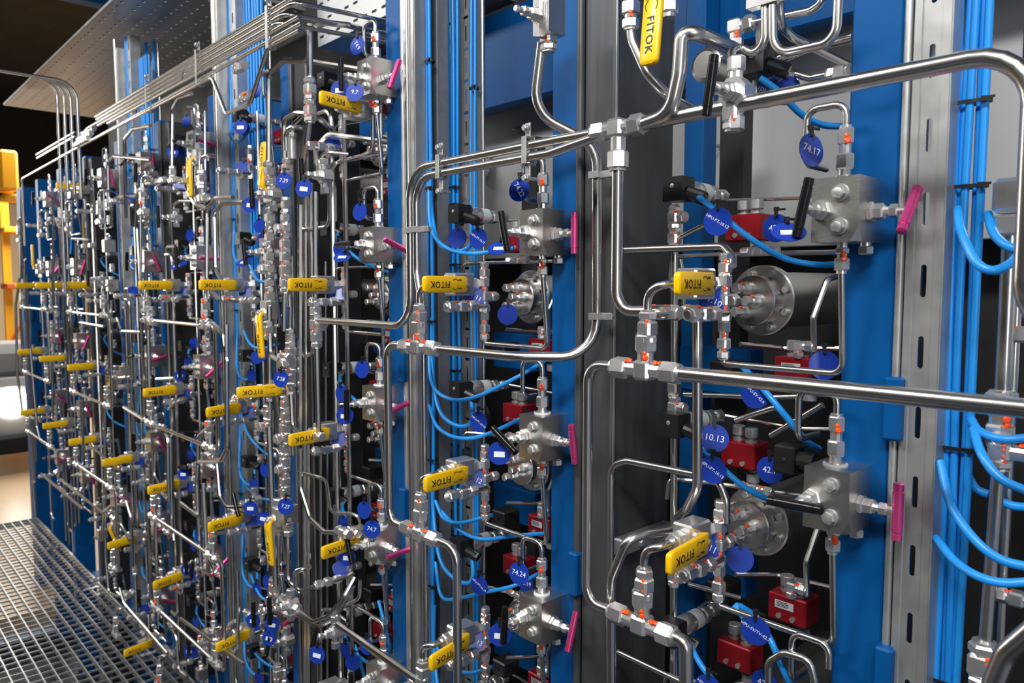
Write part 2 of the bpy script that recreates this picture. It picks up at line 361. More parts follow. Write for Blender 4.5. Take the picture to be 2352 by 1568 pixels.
# red solenoid block
def solenoid(loc, desc='red hydraulic valve block', lod=0, full=False, tx=''):
    o = thing('red_valve_block', K('red_block', lambda mb: mb.cbox((0, 0, 0), (.062, .045, .042), .002), 'red_alu', 20), T3(loc), desc, 'valve', None, full)
    cap = lambda mb: (mb.cyl((0, 0, 0), (0, 0, .004), .010, 14), mb.cyl((0, 0, .004), (0, 0, .008), .006), mb.cyl((0, 0, .008), (0, 0, .024), .0105, 16, .001))
    ob('cap', K('cap', cap, 'zinc'), o, T3((.014, -.004, .021))); ob('cap', K('cap', cap, 'zinc'), o, T3((-.012, .002, .021)))
    ob('cap', K('cap', cap, 'zinc'), o, T3((.016, 0, -.021)) @ Matrix.Rotation(PI, 4, 'X'))
    if lod < 2:
        sc = lambda mb: (mb.cyl((0, 0, 0), (0, -.003, 0), .0042, 12), mb.cyl((0, -.003, 0), (0, -.0032, 0), .002, 6))
        for x in (-.012, .010): ob('screw', K('cap_screw', sc, 'zinc'), o, T3((x, -.0225, -.012)))
        if tx: 
            lb = ob('rating_plate', K('rating_plate', lambda mb: mb.box((0, 0, 0), (.030, .0006, .012)), 'label_grey'), o, T3((-.004, -.0228, .006)))
            mb = lambda mb: [mb.box((-.004+(k % 3)*.001, -.0005, .004-.0022*k), (.018+.002*(k % 2), .0003, .0008)) for k in range(4)]
            ob('small_print', K('small_print', mb, 'ink'), lb)
    return o
# bolted end cap cylinder, axis +Y into the wall
def accumulator(loc, desc='round bolted steel cylinder head', lod=0, full=False):
    o = thing('cylinder_head', K('acc_body', lambda mb: (mb.lathe((0, .016, 0), Y, [(0, .047), (.30, .047)], 32)), 'block_steel', 30), T3(loc), desc, 'cylinder', None, full)
    fl = lambda mb: mb.lathe((0, 0, 0), Y, [(0, .055), (.0015, .0572), (.0165, .0572), (.018, .055)], 40)
    f = ob('flange', K('flange', fl, 'block_steel', 30), o)
    ob('end_disc', K('end_disc', lambda mb: mb.lathe((0, -.030, 0), Y, [(0, .0385), (.0015, .040), (.031, .040)], 36), 'tube_steel', 30), o)
    if lod < 2:
        sc = lambda mb: (mb.cyl((0, .001, 0), (0, -.0065, 0), .0058, 14, .0008), mb.cyl((0, -.0065, 0), (0, -.0067, 0), .003, 6))
        for k in range(8):
            a = PI/8+k*PI/4; ob('flange_bolt', K('flange_bolt', sc, 'zinc'), f, T3((.0465*math.cos(a), 0, .0465*math.sin(a))))
        po = lambda mb: (mb.cyl((0, 0, 0), (0, -.006, 0), .011, 16), mb.hexa((0, -.004, 0), (0, -.018, 0), .0088), mb.cyl((0, -.018, 0), (0, -.026, 0), .005, 12), mb.hexa((0, -.024, 0), (0, -.038, 0), .0085))
        for x, z in ((-.008, .020), (.010, 0), (-.010, -.018)):
            q = ob('port_fitting', K('port', po, 'fitting_steel', 25), o, T3((x, -.030, z))); ob('paint_mark', dot_me(.008), q, frame(V((.003, -.020, .008)), -Y, V((.3, 0, 1))))
    return o
# pipe clamp: strap round n tubes + foot + screw
def clamp(loc, along, w, h, out, desc='steel pipe clamp', full=False):
    """strap of section w (across, along 'out') x h; along: tube direction"""
    def f(mb):
        t = .0012; b = .0115
        for s in (-1, 1):
            mb.cbox((0, s*(w/2+t/2), 0), (b, t, h), .0003)
            mb.cbox((0, 0, s*(h/2)), (b, w+2*t, t), .0003)
        mb.cbox((0, 0, h/2+.011), (b, .003, .024), .0006)
        mb.cyl((0, -.001, h/2+.014), (0, -.006, h/2+.014), .0065, 14); mb.hexa((0, -.006, h/2+.014), (0, -.011, h/2+.014), .0055)
    return thing('pipe_clamp', K(('clamp', w, h), f, 'zinc', 25), frame(loc, along, out), desc, 'clamp', None, full)
# perforated plate in XZ plane (normal -Y), cells with stadium holes
def perf(mb, o, u, v, nu, nv, cw, ch, sw, sh, t=.0015, stag=False):
    o = V(o); u = V(u); v = V(v); n = u.cross(v).normalized()*t
    def ring(cx, cy):
        out = []; inn = []
        for k in range(16):
            a = 2*PI*(k+.0)/16+PI/4
            c, s = math.cos(a), math.sin(a); m = max(abs(c), abs(s)); out.append((cx+c/m*cw/2, cy+s/m*ch/2))
            if sw < sh: inn.append((cx+c*sw/2, cy+s*sw/2+(1 if s > 0 else -1)*(sh-sw)/2*(abs(s) > .01)))
            else: inn.append((cx+c*sh/2+(1 if c > 0 else -1)*(sw-sh)/2*(abs(c) > .01), cy+s*sh/2))
        return out, inn
    for i in range(nu):
        for j in range(nv):
            a, b = ring((i+.5)*cw, (j+.5)*ch); q = [o+u*x+v*y for x, y in a+b]; q2 = [p-n for p in q]
            fs = []
            for k in range(16):
                k2 = (k+1) % 16; fs.append((k, k2, 16+k2, 16+k)); fs.append((32+k2, 32+k, 48+k, 48+k2)); fs.append((16+k, 16+k2, 48+k2, 48+k))
            mb.add(q+q2, fs)
#@@SETTING
# ---------------------------------------------------------------- the hall
def plain(name, m, boxes, kind='structure'):
    mb = MB()
    for c, d in boxes: mb.box(c, d)
    return struct(name, mb.mesh(name, m))
plain('floor', 'beige_floor', [((-11.5, -1, -.55), (12.4, 14, .1))])
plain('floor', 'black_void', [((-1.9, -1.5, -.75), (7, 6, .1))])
plain('wall_far', 'cream_wall', [((-17.6, -1, 1.3), (.2, 14, 3.6))])
plain('wall_far_upper', 'ceiling_dark', [((-17.6, -1, 4.2), (.24, 14, 2.2))])  # top of the far wall coloured near black, standing in for shade
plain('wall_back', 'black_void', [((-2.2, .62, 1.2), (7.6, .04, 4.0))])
plain('wall_opposite', 'ceiling_dark', [((-6, -7, 2), (24, .2, 6))])
plain('wall_behind', 'ceiling_dark', [((-7, 5.9, 2.4), (22, .2, 6))])
plain('ceiling', 'ceiling_dark', [((-7, -1, 5.3), (22, 14, .2))])
NCOL = 11; CX = [-.405-.54*n for n in range(NCOL)]
ORD = ['first', 'second', 'third', 'fourth', 'fifth', 'sixth', 'seventh', 'eighth', 'ninth', 'tenth', 'eleventh', 'twelfth', 'thirteenth']
GC = 'blue painted columns of the rack'
for n, x in enumerate(CX):
    x0, x1 = x-.032, x+.032
    if n > 9: x0 -= .05; x1 += .05
    top = 2.57 if n < 3 else 2.135
    def f(mb): mb.cbox(((x0+x1)/2, .05, (top-.7)/2), (x1-x0, .10, top+.7), .003)
    mb = MB(); f(mb); o = thing('steel_column', mb.mesh('steel_column', 'blue_paint', 20), T3((0, 0, 0)), 'blue painted steel column, %s from the right' % ORD[n], 'column', GC, True)
    # welded cleats on the column side
    for zc in ((P(2070, 940, -.01).z, P(2010, 1545, -.01).z) if n == 0 else (P(1330, 1320, -.01).z, .45) if n == 1 else (P(945, 1165, -.01).z, P(945, 840, -.01).z)):
        ob('cleat', K('cleat', lambda mb: mb.cbox((0, .03, 0), (.022, .055, .08), .003), 'blue_paint', 20), o, T3((x1+.009, -.022, zc)))
    if n == 0:
        o = thing('steel_column', MB().cbox((x-.468, .32, .9), (.045, .05, 3.2), .003).mesh('steel_column', 'blue_paint', 20), None, 'glossy blue column standing far behind the fittings, left of the %s blue column from right' % ORD[n], 'column', 'blue columns in the depth', True)
# rear beams
for i, (z0, z1, y) in enumerate([(1.976, 2.22, .36)]):
    thing('steel_beam', MB().cbox((-2.7, y+.02, (z0+z1)/2), (5.6, .05, z1-z0), .003).mesh('steel_beam', 'blue_paint', 20), None,
          'long blue horizontal beam behind the fittings near the top', 'beam', 'blue beams behind the fittings', True)
o = thing('grey_panel', MB().cbox((-1.0, .475, 1.79), (2.4, .01, .42), .002).mesh('grey_panel', 'white_panel', 20), None, 'smooth light grey sheet panel at the back of the rack', 'panel', None, True)
for px, py in ((1662, 338), (1214, 195), (1193, 298), (1655, 455)):
    ob('panel_stud', K('stud', lambda mb: (mb.cyl((0, 0, 0), (0, -.003, 0), .012, 16), mb.hexa((0, -.003, 0), (0, -.011, 0), .009), mb.cyl((0, -.01, 0), (0, -.032, 0), .004, 10)), 'cast_steel', 30), o, T3(P(px, py, .467)))
thing('grey_panel', MB().cbox((.32, .36, 1.6), (1.0, .01, 1.0), .002).mesh('grey_panel', 'white_panel', 20), None, 'light grey sheet panel at the far right edge behind a tube', 'panel', None, True)
thing('steel_beam', MB().cbox((.3, .30, 1.26), (1.1, .06, .18), .003).mesh('steel_beam', 'blue_paint', 20), None, 'short blue beam at the right edge below the grey panel', 'beam', None, True)
for n in range(0, 6):
    for j, zc in enumerate((1.345, .975, .62, .24)):
        xa = CX[n+1]+.13
        if seen(V((xa, .2, zc)), 20): ob_ = thing('rear_upright', K('rear_upright', lambda mb: mb.box((0, -.002, .70), (.05, .030, 2.3)), 'shaded_black_post'), T3((xa+.05, .276, 0)), 'black rear upright behind the blue brackets', 'post') if j == 0 else None; thing('blue_bracket', K('blue_bracket', lambda mb: mb.cbox((.05, 0, 0), (.15, .05, .085), .003), 'blue_paint', 20), T3((xa, .235, zc)), 'blue steel bracket behind the fittings', 'bracket')
# dark posts beside odd columns
for n in range(1, 9, 2):
    x = CX[n]; o = thing('dark_post', MB().cbox((x+.0785, .087, .94-(.22 if n > 1 else 0)), (.073, .17, 3.24-(.44 if n > 1 else 0)), .006).mesh('dark_post', 'dark_post' if n == 1 else 'shaded_black_post', 20), None, 'dark grey steel post right beside the %s blue column from the right' % ORD[n], 'post', 'dark grey steel posts', True)  # far posts carry the shade of their bays in the colour
    ob('round_rib', MB().cyl((x+.040, -.002, -.6), (x+.040, -.002, 2.56 if n < 3 else 2.12), .0075, 14).mesh('round_rib', 'dark_post'), o)
    b = ob('edge_strip', MB().box((x+.1165, .004, .95-(.22 if n > 1 else 0)), (.002, .004, 3.2-(.44 if n > 1 else 0))).mesh('edge_strip', 'zinc'), o)
    if n == 1:
        bb = thing('cross_bar', MB().cbox((x+.125, .08, 1.045), (.02, .15, .032), .003).mesh('cross_bar', 'cast_steel', 20), None, 'short dark steel bar bolted across the side of the dark post', 'bar', None, True)
        ob('bolt', K('cbolt', lambda mb: mb.hexa((0, 0, 0), (.007, 0, 0), .008), 'zinc', 25), bb, T3((x+.135, .06, 1.045)))
# cable trays beside even columns
def chan_f(mb, z0=-.2, n=31):
    p = .0875
    perf(mb, (.011, 0, z0), X, Z, 1, n, .024, p, .0075, .040, .002)
    H = n*p; c = z0+H/2
    mb.cbox((.0055, .000, c), (.011, .004, H), .0012); mb.box((.001, .016, c), (.002, .03, H)); mb.box((.040, .000, c), (.010, .004, H)); mb.box((.0455, .016, c), (.002, .03, H))
def rib_f(mb): mb.cyl((0, 0, -.5), (0, 0, 2.55), .005, 12)
def tray_f(mb):
    z = -.2
    while z < 2.45:
        perf(mb, (-.07, 0, z), X, Z, 6, 1, .033, .055, .0065, .036); perf(mb, (-.07, 0, z+.055), X, Z, 6, 1, .033, .018, .019, .007); z += .073
    mb.box((-.071, -.012, 1.16), (.002, .03, 2.7)); mb.box((.129, -.012, 1.16), (.002, .03, 2.7))
    for q in range(5): mb.cyl((.03, -.0015, .4+q*.5), (.03, -.0025, .4+q*.5), .016, 18)
for n in range(0, 8, 2):
    x = CX[n]
    o = thing('slotted_channel', K('channel', chan_f, 'zinc', 25), T3((x+.046, -.004, 0)) @ Matrix.Diagonal((.92, 1, 1, 1)), 'galvanised slotted channel just right of the %s blue column from the right' % ORD[n], 'channel', 'slotted steel channels', True)
    thing('steel_rod', K('rib', rib_f, 'zinc'), T3((x+.0385, -.001, 0)), 'round steel rod between the channel and the %s blue column from the right' % ORD[n], 'rod', None, True)
    if n:
        thing('perforated_tray', K('cable_tray', tray_f, 'tray_zinc', 25), T3((x, .15, 0)), 'tall perforated cable tray behind the blue cables right of the %s blue column from right' % ORD[n], 'tray', 'perforated cable trays', True)
        thing('slotted_channel', K('channel', chan_f, 'cast_steel', 25), T3((x+.040, .06, 0)), 'inner slotted channel behind the first channel, right of the %s blue column from right' % ORD[n], 'channel', 'slotted steel channels', True)
        thing('steel_rod', K('rib', rib_f, 'tube_steel'), T3((x+.152, .14, 0)), 'upright steel rod at the tray edge right of the %s blue column from right' % ORD[n], 'rod', None, True)
    thing('steel_rod', K('rib2', lambda mb: mb.cyl((0, 0, -.5), (0, 0, 2.55), .006, 12), 'tube_steel'), T3((x+.066 if n else x+.150, -.008 if n else .06, 0)), 'upright steel rod %s the %s blue column from right' % ('in front of the slotted channel by' if n else 'behind the blue cables, right of', ORD[n]), 'rod', None, True)
# cables in the trays
rc = random.Random(3)
def bundle(x, y, w_, n, z0, z1, where, ties, r=.0042, ylay=1):
    cs = []
    for i in range(n):
        fx = (i+.5)/n; pts = []; z = z0; ph = rc.random()*6
        while z < z1+.2:
            s_ = .92+.08*math.sin(z*7+ph*.2); pts.append(V((x+(fx-.5)*w_*s_+.0025*math.sin(z*5+ph), y+(.007 if i % 2 else 0)*ylay+.002*math.sin(z*4+ph), z))); z += .16
        o = cable(pts, r, 'upright blue cable', False, 'blue cables %s' % where); cs.append(o)
    for z in ties:
        mb = MB(); hw = w_/2+.002; yy = y+.0035
        path = [V((math.cos(a)*hw, math.sin(a)*(r+.0068), 0)) for a in [2*PI*k/20 for k in range(21)]]
        mb2 = MB()
        for k in range(20):
            a, b = path[k], path[k+1]; mid = (a+b)/2; d = (b-a); mb.box(mid, (.0015, d.length+.001, .0045), Matrix.Rotation(math.atan2(d.y, d.x)-PI/2, 3, 'Z'))
        mb.box((hw*.85, -.012, 0), (.007, .006, .006)); mb.box((hw*.85+.006, -.014, .001), (.010, .0015, .003))
        thing('cable_tie', mb.mesh('cable_tie', 'black_plastic', 20), T3((x, yy, z)), 'black cable tie', 'cable tie')
for n in range(0, 7, 2):
    x = CX[n]; wh = 'beside the %s blue column from right' % ORD[n]
    if n == 0:
        bundle(x+.094, .03, .052, 7, .3, 2.5, wh, [2.10, 1.72, 1.62, 1.30, 1.0, .68], .0047)
    else:
        bundle(x+.092, .03, .026, 3, .0, 2.38, wh, [2.0, 1.72, 1.42, 1.1, .8])
        bundle(x+.075, .11, .040, 4, .0, 2.38, wh, [1.73, 1.69, 1.55, 1.3, .9])
        bundle(x+.135, .125, .022, 3, .0, 2.38, wh, [1.95, 1.5], .003)
    if n >= 4: bundle(x+.20, .06, .15, 12, 1.5, 2.38, wh, [2.3, 2.0])
# overhead cable trays
def otray(x0, x1, y0, y1, z, lab, m='zinc', hw=.012):
    mb = MB(); L = x1-x0; nx = int(L/.06); ny = max(2, int((y1-y0)/.055))
    perf(mb, (x0, y0, z), X, Y, nx, ny, L/nx, (y1-y0)/ny, hw+.003, .015, -.0004)
    for y in (y0, y1): mb.box(((x0+x1)/2, y, z+.006), (L, .003, .012))
    mb.box((x0, (y0+y1)/2, z+.006), (.003, y1-y0, .012)); mb.box((x1, (y0+y1)/2, z+.006), (.003, y1-y0, .012))
    return thing('overhead_tray', mb.mesh('overhead_tray', m, 20), None, lab, 'tray', 'overhead cable trays', True)
otray(-5.55, -2.85, -.10, .50, 2.60, 'long perforated cable tray overhead at upper left', hw=.012)
otray(-2.70, -1.85, -.10, .38, 2.58, 'shorter dark-bottomed cable tray overhead, nearer than the long one', 'cast_steel')
mb = MB(); perf(mb, (-2.2, .20, 2.25), X, Z, 14, 5, .05, .05, .026, .008, .002); mb.box((-1.85, .3, 2.25), (.7, .2, .003)); thing('slotted_tray', mb.mesh('slotted_tray', 'zinc', 20), None, 'bright slotted tray side near the top, left of the third blue column', 'tray', None, True)
for n in (4, 6):
    x = CX[n]+.22
    thing('slotted_channel', K('upright', lambda mb: (perf(mb, (0, 0, 0), X, Z, 1, 32, .045, .08, .010, .035, .002), mb.box((0, .02, 1.28), (.003, .04, 2.56)), mb.box((.045, .02, 1.28), (.003, .04, 2.56))), 'zinc', 25), T3((x-.12, .03, 0)), 'bright slotted upright channel rising to the overhead tray by the %s blue column' % ORD[n], 'channel', 'slotted steel channels', True)
# grating platform
mb = MB(); x0, x1, y0, y1 = -5.62, -.8, -2.7, -.018
y = y1
while y > y0: mb.box(((x0+x1)/2, y, -.011), (x1-x0, .0048, .022)); y -= .046
g = thing('grating_floor', mb.mesh('grating_floor', 'grating_steel', 20), None, 'steel bar grating walkway at the lower left', 'grating', None, True)
mb = MB(); x = x0
while x < x1: mb.box((x, (y0+y1)/2, -.006), (.0034, y1-y0, .008)); x += .056
ob('cross_rods', mb.mesh('cross_rods', 'grating_steel', 20), g)
mb = MB(); mb.box(((x0+x1)/2, y1+.003, -.018), (x1-x0, .006, .04)); mb.box((x0, (y0+y1)/2, -.018), (.006, y1-y0, .04)); ob('edge_bar', mb.mesh('edge_bar', 'grating_steel', 20), g)
for i, x in enumerate((-4.9, -4.1, -3.2, -2.5)):
    mb = MB()
    for yy in (-.09, -.045): 
        mb.cyl((x, yy, .001), (x, yy, .006), .008, 12)
    mb.box((x, -.068, .001), (.02, .07, .003)); ob('grating_clip', mb.mesh('grating_clip', 'fitting_steel', 30), g)
# beams and shelves down in the pit, right of the grating
for i, x in enumerate((-4.5, -3.95, -3.45, -2.95, -2.45)):
    thing('floor_beam', MB().cbox((x, .16, -.10), (.10, .34, .06), .003).mesh('floor_beam', 'blue_paint', 20), None, 'blue floor beam stub beside the grating, %s from the far end' % ORD[i], 'beam', 'blue floor beams beside the grating', True)
    thing('steel_rail', MB().cyl((x+.2, -.01, -.03), (x+.2, .40, -.03), .010, 12).mesh('steel_rail', 'zinc'), None, 'bright steel rail beside the grating, %s from the far end' % ORD[i], 'rail', 'steel rails beside the grating', True)
# far hall things
mb = MB(); mb.box((-13, 1.05, 1.1), (.10, .10, 3.3)); mb.box((-13, 1.75, 1.1), (.1, .1, 3.3))
rk = thing('storage_rack', mb.mesh('storage_rack', 'pallet_yellow', 20), None, 'yellow storage rack standing far off in the hall', 'rack', None, True)
for z in (.6, 1.5, 2.3): ob('shelf', MB().cbox((-13, 1.4, z), (.5, .8, .08), .01).mesh('shelf', 'rack_orange' if z < 2 else 'pallet_yellow', 20), rk)
ob('brace', MB().sweep([V((-12.9, 1.05, .7)), V((-12.9, 1.75, 2.0))], .02, 8).mesh('brace', 'rack_orange'), rk)
o = thing('yellow_machine', MB().cbox((-11.5, .86, 2.95), (.4, .2, .5), .03).cbox((-11.5, .98, 2.62), (.3, .4, .1), .03).mesh('yellow_machine', 'pallet_yellow', 30), None, 'yellow lifting machine hanging far off at the left edge', 'machine', None, True)
tr = thing('parked_vehicle', MB().cbox((-10.2, .7, .15), (1.2, .9, .7), .08).cbox((-10.4, .7, .65), (.9, .8, .4), .1).mesh('parked_vehicle', 'white_panel', 30), None, 'blurred grey vehicle with a bright headlamp far off at left edge', 'vehicle', None, True)
ob('headlamp', MB().lathe((-9.6, .50, .25), X, [(0, .13), (.03, .15), (.06, .08)], 20).mesh('headlamp', 'lamp_glow'), tr)
ob('bumper', MB().cbox((-9.6, .7, -.2), (.2, .95, .2), .03).mesh('bumper', 'ceiling_dark', 20), tr)
for i, x in enumerate((-9, -7, -5)):
    thing('ceiling_beam', MB().cbox((x, -1, 4.6), (.18, 8, .3), .01).mesh('ceiling_beam', 'blue_paint', 20), None, 'dark roof beam crossing at upper left, %s from far end' % ORD[i], 'beam', 'roof beams', True)
#@@MODULE
# ---------------------------------------------------------------- repeated valve stations
ROWZ = [0, -.367, -.705, -1.04, -1.33]
BARS = {(0, 0): (R(40), R(12)), (0, 1): (0, R(88)), (1, 0): (0, R(-14)), (1, 1): (R(-8), R(-60)), (1, 2): (R(18), R(5)),
        (2, -1): (R(22), 0), (2, 0): (R(112), R(90)), (2, 1): (R(72), R(2)), (2, 2): (R(86), R(-22)), (3, 0): (R(5), R(-10)), (4, 0): (R(90), 0), (3, 1): (R(55), 0), (3, 2): (R(140), 0), (3, 3): (R(75), 0), (4, 1): (R(50), 0)}
TAGT = {(0, 0): ('74.17', '42.6', '10.12', '41.10'), (0, 1): ('74.18', '42.7', '10.13', '41.11'), (0, 2): ('74.19', '42.8', '10.14', '41.12'),
        (1, 0): ('74.22', '10.17', '10.17', '41.11'), (1, 1): ('74.23', '10.18', '10.18', '41.12'), (1, 2): ('74.24', '10.19', '10.19', '41.13')}
D = {}
BZ = P(1912, 487, -.0335).z
def td(f, t): return 'blue '+f % (' '+t if t else '')
def station(b, r):
    dz = (.375 if r < 0 else ROWZ[r]); off = V((-.54*b, 0, dz)); rr = random.Random(b*17+r*5+3)
    Q = lambda px, py, y: P(px, py, y)+off
    lod = 0 if b <= 2 else (1 if b <= 4 else 2)
    blockc = V((-.4215, -.0335, BZ))+off
    if not seen(blockc, 300) and not seen(Q(1600, 640, -.1), 40): return
    if seen(blockc, 90) and not (b == 3 and r in (-1, 1, 2)) and (b < 6 or rr.random() < .7):
        pa, ba = BARS.get((b, r), (rr.uniform(-1.6, 1.6), rr.choice([0, R(10), R(-15), R(80)])))
        manifold(T3(blockc), pa, ba, lod=lod)
    c3 = TAGT.get((b, r), ('74.9', '', '', '') if (b, r) == (2, -1) else ('', '', '', ''))
    top = blockc+V((-.004, 0, .107)); bot = blockc+V((-.004, 0, -.079))
    kx = rr.uniform(.9, 1.15) if b > 1 else 1
    # loop tube above the block
    h = .028; tubew([top+V((0, 0, -.004)), top+V((0, 0, h)), top+V((-.052*kx, 0, h)), top+V((-.052*kx, 0, -.042)), top+V((-.052*kx, .06, -.042))], .0046, 'looped thin steel tube above a valve block', n=10 if lod < 2 else 7)
    # U tube to the stack
    st = Q(1680, 740, 0); sx = st.x; sy = -.02; bz = Q(1897, 858, -.0335).z
    if not (b == 0 and r == 5):
        tubew([bot+V((0, 0, .004)), V((bot.x, sy, bz)) if True else bot, V((sx, sy, bz)), V((sx, sy, Q(1680, 815, 0).z))], .0046, 'U-bent thin steel tube under a valve block', n=10 if lod < 2 else 7)
    # vertical fitting stack
    z = [Q(1680, q, sy).z for q in (832, 790, 745, 690, 640, 602)]
    fitting(V((sx, sy, z[1])), [(Z, z[2]-z[1]+.004), (-Z, .022)], .0095, 'steel union in a vertical fitting stack', lod)
    fitting(V((sx, sy, z[3])), [(Z, z[4]-z[3]+.006), (-Z, z[3]-z[2]-.004), (-X, .018), (Y, .03)], .0105, 'steel cross fitting in the vertical stack', lod)
    if b < 9: fitting(V((sx, sy, z[5]-.008)), [(Z, .020), (-Z, .014)], .0095, 'steel union on top of the stack', lod)
    # ball valve
    vp = Q(1645, 648, -.075); vp.y = -.072; hx = Q(1593, 651, -.14)
    vloc = V((hx.x-.032, -.086, hx.z+(0 if r else .0)))
    if not (r < 0 or (b, r) in ((2, 2), (3, 3), (5, 0), (5, 1), (5, 4), (4, 4)) or (b > 5 and r > 2)): ball_valve(T3(vloc), lod=lod, hrot=R(10+rr.uniform(-4, 6)))
    # link from the valve to the stack, horizontal, with fittings
    fz = Q(1560, 718, -.07).z; fx0 = Q(1500, 712, -.12).x
    # union chain leading into the wall
    tubew([V((vloc.x+.012, -.125, fz)), V((vloc.x+.012, -.02, fz)), V((sx-.012, -.02, fz))], .0058, 'steel tube joining the valve to the fitting stack', n=9)
    fitting(V((vloc.x+.012, -.085, fz)), [(-Y, .036), (Y, .034)], .0115, 'steel union below the yellow handle', lod)
    fitting(V((sx-.05, -.02, fz)), [(-X, .022), (X, .022)], .0115, 'steel union leading to the fitting stack', lod)
    # elbow tube down to the manifold tee
    if b > 5 and r > 2: return
    tz = Q(1487, 790, -.15).z; tx = Q(1487, 760, -.15).x
    vin = vloc+V((-.008, -.040, 0))
    tubew([vin+V((0, .004, 0)), V((vin.x, -.15, vin.z)), V((tx, -.15, vin.z-.004)) if abs(tx-vin.x) > .03 else V((tx, -.151, vin.z-.012)), V((tx, -.15, tz+.03))], .006, 'bent steel tube feeding the ball valve', rad=.03, n=10)
    if b in (0, 1) or b > 2:
        nz = Q(1487, 742, -.15).z
        fitting(V((tx, -.15, nz-.008)), [(Z, .024), (-Z, .020)], .0130, 'steel union above the manifold tee', lod)
        mz = Q(1487, 850, -.15).z
        L = .056 if b < 2 else .035
        fitting(V((tx-.003, -.15, mz)), [(Z, .050), (X, L), (-X, L)], .0158 if b < 2 else .0135, 'steel tee on the front manifold', lod)
        D[(b, r)] = V((tx-.003, -.15, mz))
    # sensor and its cable
    if not (b in (3, 4) and r == 0) or True:
        sp = Q(1568, 437, .0); sensor(sp, V((0, 1, 0)), lod=lod)
        tubew([sp+V((-.022, .10, 0)), sp+V((-.03, .14, -.003)), sp+V((.12, .15, -.01)), sp+V((.20, .15, .0))], .003, 'thin capillary tube from a pressure sensor', n=7)
        g = sp+V((.034, -.004, -.014))
        if b % 2 == 0:
            cable([g+V((-.012, .004, .006)), Q(1640, 480, -.02), Q(1720, 545, .0), Q(1800, 592, .05), Q(1880, 608, .08), Q(1945, 604, .12)], .0046, 'blue cable hanging from a sensor plug towards the column')
        else:
            tx0 = CX[b+1]+.105 if b+1 < NCOL else 0
            cable([g+V((-.012, .004, .006)), g+V((0, -.006, -.05)), g+V((-.05, -.01, -.062)), g+V((-.12, .0, -.035)), V((tx0, .025, g.z+.06)), V((tx0-.004, .03, g.z+.16))], .0046, 'blue cable looping from a sensor plug to the tray')
    # flange head + red blocks in the recess
    if b < 6:
        accumulator(Q(1748, 690, .13), lod=lod)
        a2 = Q(1765, 690, .13); 
        solenoid(Q(1722, 524, .11), lod=lod); solenoid(Q(1838, 850, .09), lod=lod, tx='x')
        tubew([Q(1540, 640, .03), Q(1545, 590, .03), Q(1640, 585, .05), Q(1950, 578, .10)], .0038, 'thin steel tube running behind the cylinder heads', n=8)
        tubew([Q(1870, 808, .07), Q(1868, 730, .07), Q(1900, 640, .10), Q(1945, 628, .12)], .0046, 'thin steel tube rising behind the column edge', n=8)
        tubew([Q(1700, 790, .05), Q(1800, 800, .12), Q(1945, 800, .12)], .004, 'thin steel tube under the cylinder heads', n=8)
        if b < 3:
            fitting(Q(1835, 795, .07), [(X, .022), (-Z, .016)], .0085, 'small steel elbow on a red block', 0); fitting(Q(1745, 577, .06), [(X, .03), (-X, .03)], .0075, 'small steel union under a red block', 0)
            thing('black_coil', K('coil', lambda mb: (mb.cbox((0, 0, 0), (.04, .05, .034), .003), mb.cyl((.0, -.025, .0), (.0, -.027, .0), .004)), 'black_plastic', 25), T3(Q(1672, 850, .09)), 'black solenoid coil beside a red block', 'coil')
        # blue tags
    t = c3
    if b < 5:
        tag(top+V((-.030, -.03, -.030)), (V((1, -.28, .1)) if b == 0 else V((.3, -1, .1))), t[0], lod=lod, desc=td('tag%s above a valve block', t[0]), txtrot=R(-15) if b == 0 else R(-5) if r == 2 else R(-55)) if r < 4 and (b, r) not in ((0, 1), (1, 1), (0, 2)) else None
        tag(Q(1648, 508, -.03), V((.25, -1, 0)), ('HPU-PT-'+t[2]) if t[2] else '', desc=td('tag%s hanging beside a sensor', 'HPU-PT-'+t[2] if t[2] else ''), lod=lod, txtrot=R(-32))
        tag(Q(1636, 690, -.04), V((.85, -.6, .35)), t[3], desc=td('tag%s at a ball valve', t[3]), lod=lod, txtrot=R(-30))
        if (b, r) not in ((0, 1), (0, 2)): tag(blockc+V((-.038, -.075, -.028)), V((.35, -.5, .85)) if r == 0 or b == 0 else V((.6, -.75, .1)), '', desc='white-stickered blue tag under black handle', lod=lod, white=True)
        if b < 2: tag(Q(1783, 524, .06), V((.1, -1, .0)), t[1], desc=td('tag%s in front of red block', t[1]), lod=lod)
    elif b < 8 and rr.random() < .6: tag(Q(1640, 690, -.05), V((.7, -.7, 0)), '', lod=2)
for b in range(0, 9):
    for r in range(-1, 5):
        if r == -1 and b < 2 or b > 6 and r > 3: continue
        station(b, r)
#@@TRACED
# ---------------------------------------------------------------- front manifold runs
def xp(px, y):  # world x of a pixel column at depth y
    return P(px, 657, y).x
RM = .0098
def D3(b, r): return D[(b, r)]
t0 = D3(0, 0); t1 = D3(0, 1)
tubew([t0+V((.05, 0, 0)), V((-.05, -.15, t0.z)), V((.25, -.15, t0.z))], RM, 'thick straight steel tube crossing in front of the widest blue column, lower of two', full=True, n=20)
tubew([t0-V((.05, 0, 0)), V((xp(1352, -.15), -.15, t0.z)), V((xp(1352, -.15), -.15, t1.z)), t1-V((.05, 0, 0))], .0075, 'steel tube bent like a bracket between the two nearest manifold tees', rad=.05, full=True, n=16)
tubew([t1+V((.05, 0, 0)), V((xp(1590, -.15), -.15, t1.z)), V((xp(1600, -.15), -.15, t1.z-.25))], RM, 'thick curved steel tube at bottom centre right, bending down out of view', rad=.08, full=True, n=20)
s0 = D3(1, 0); s1 = D3(1, 1)
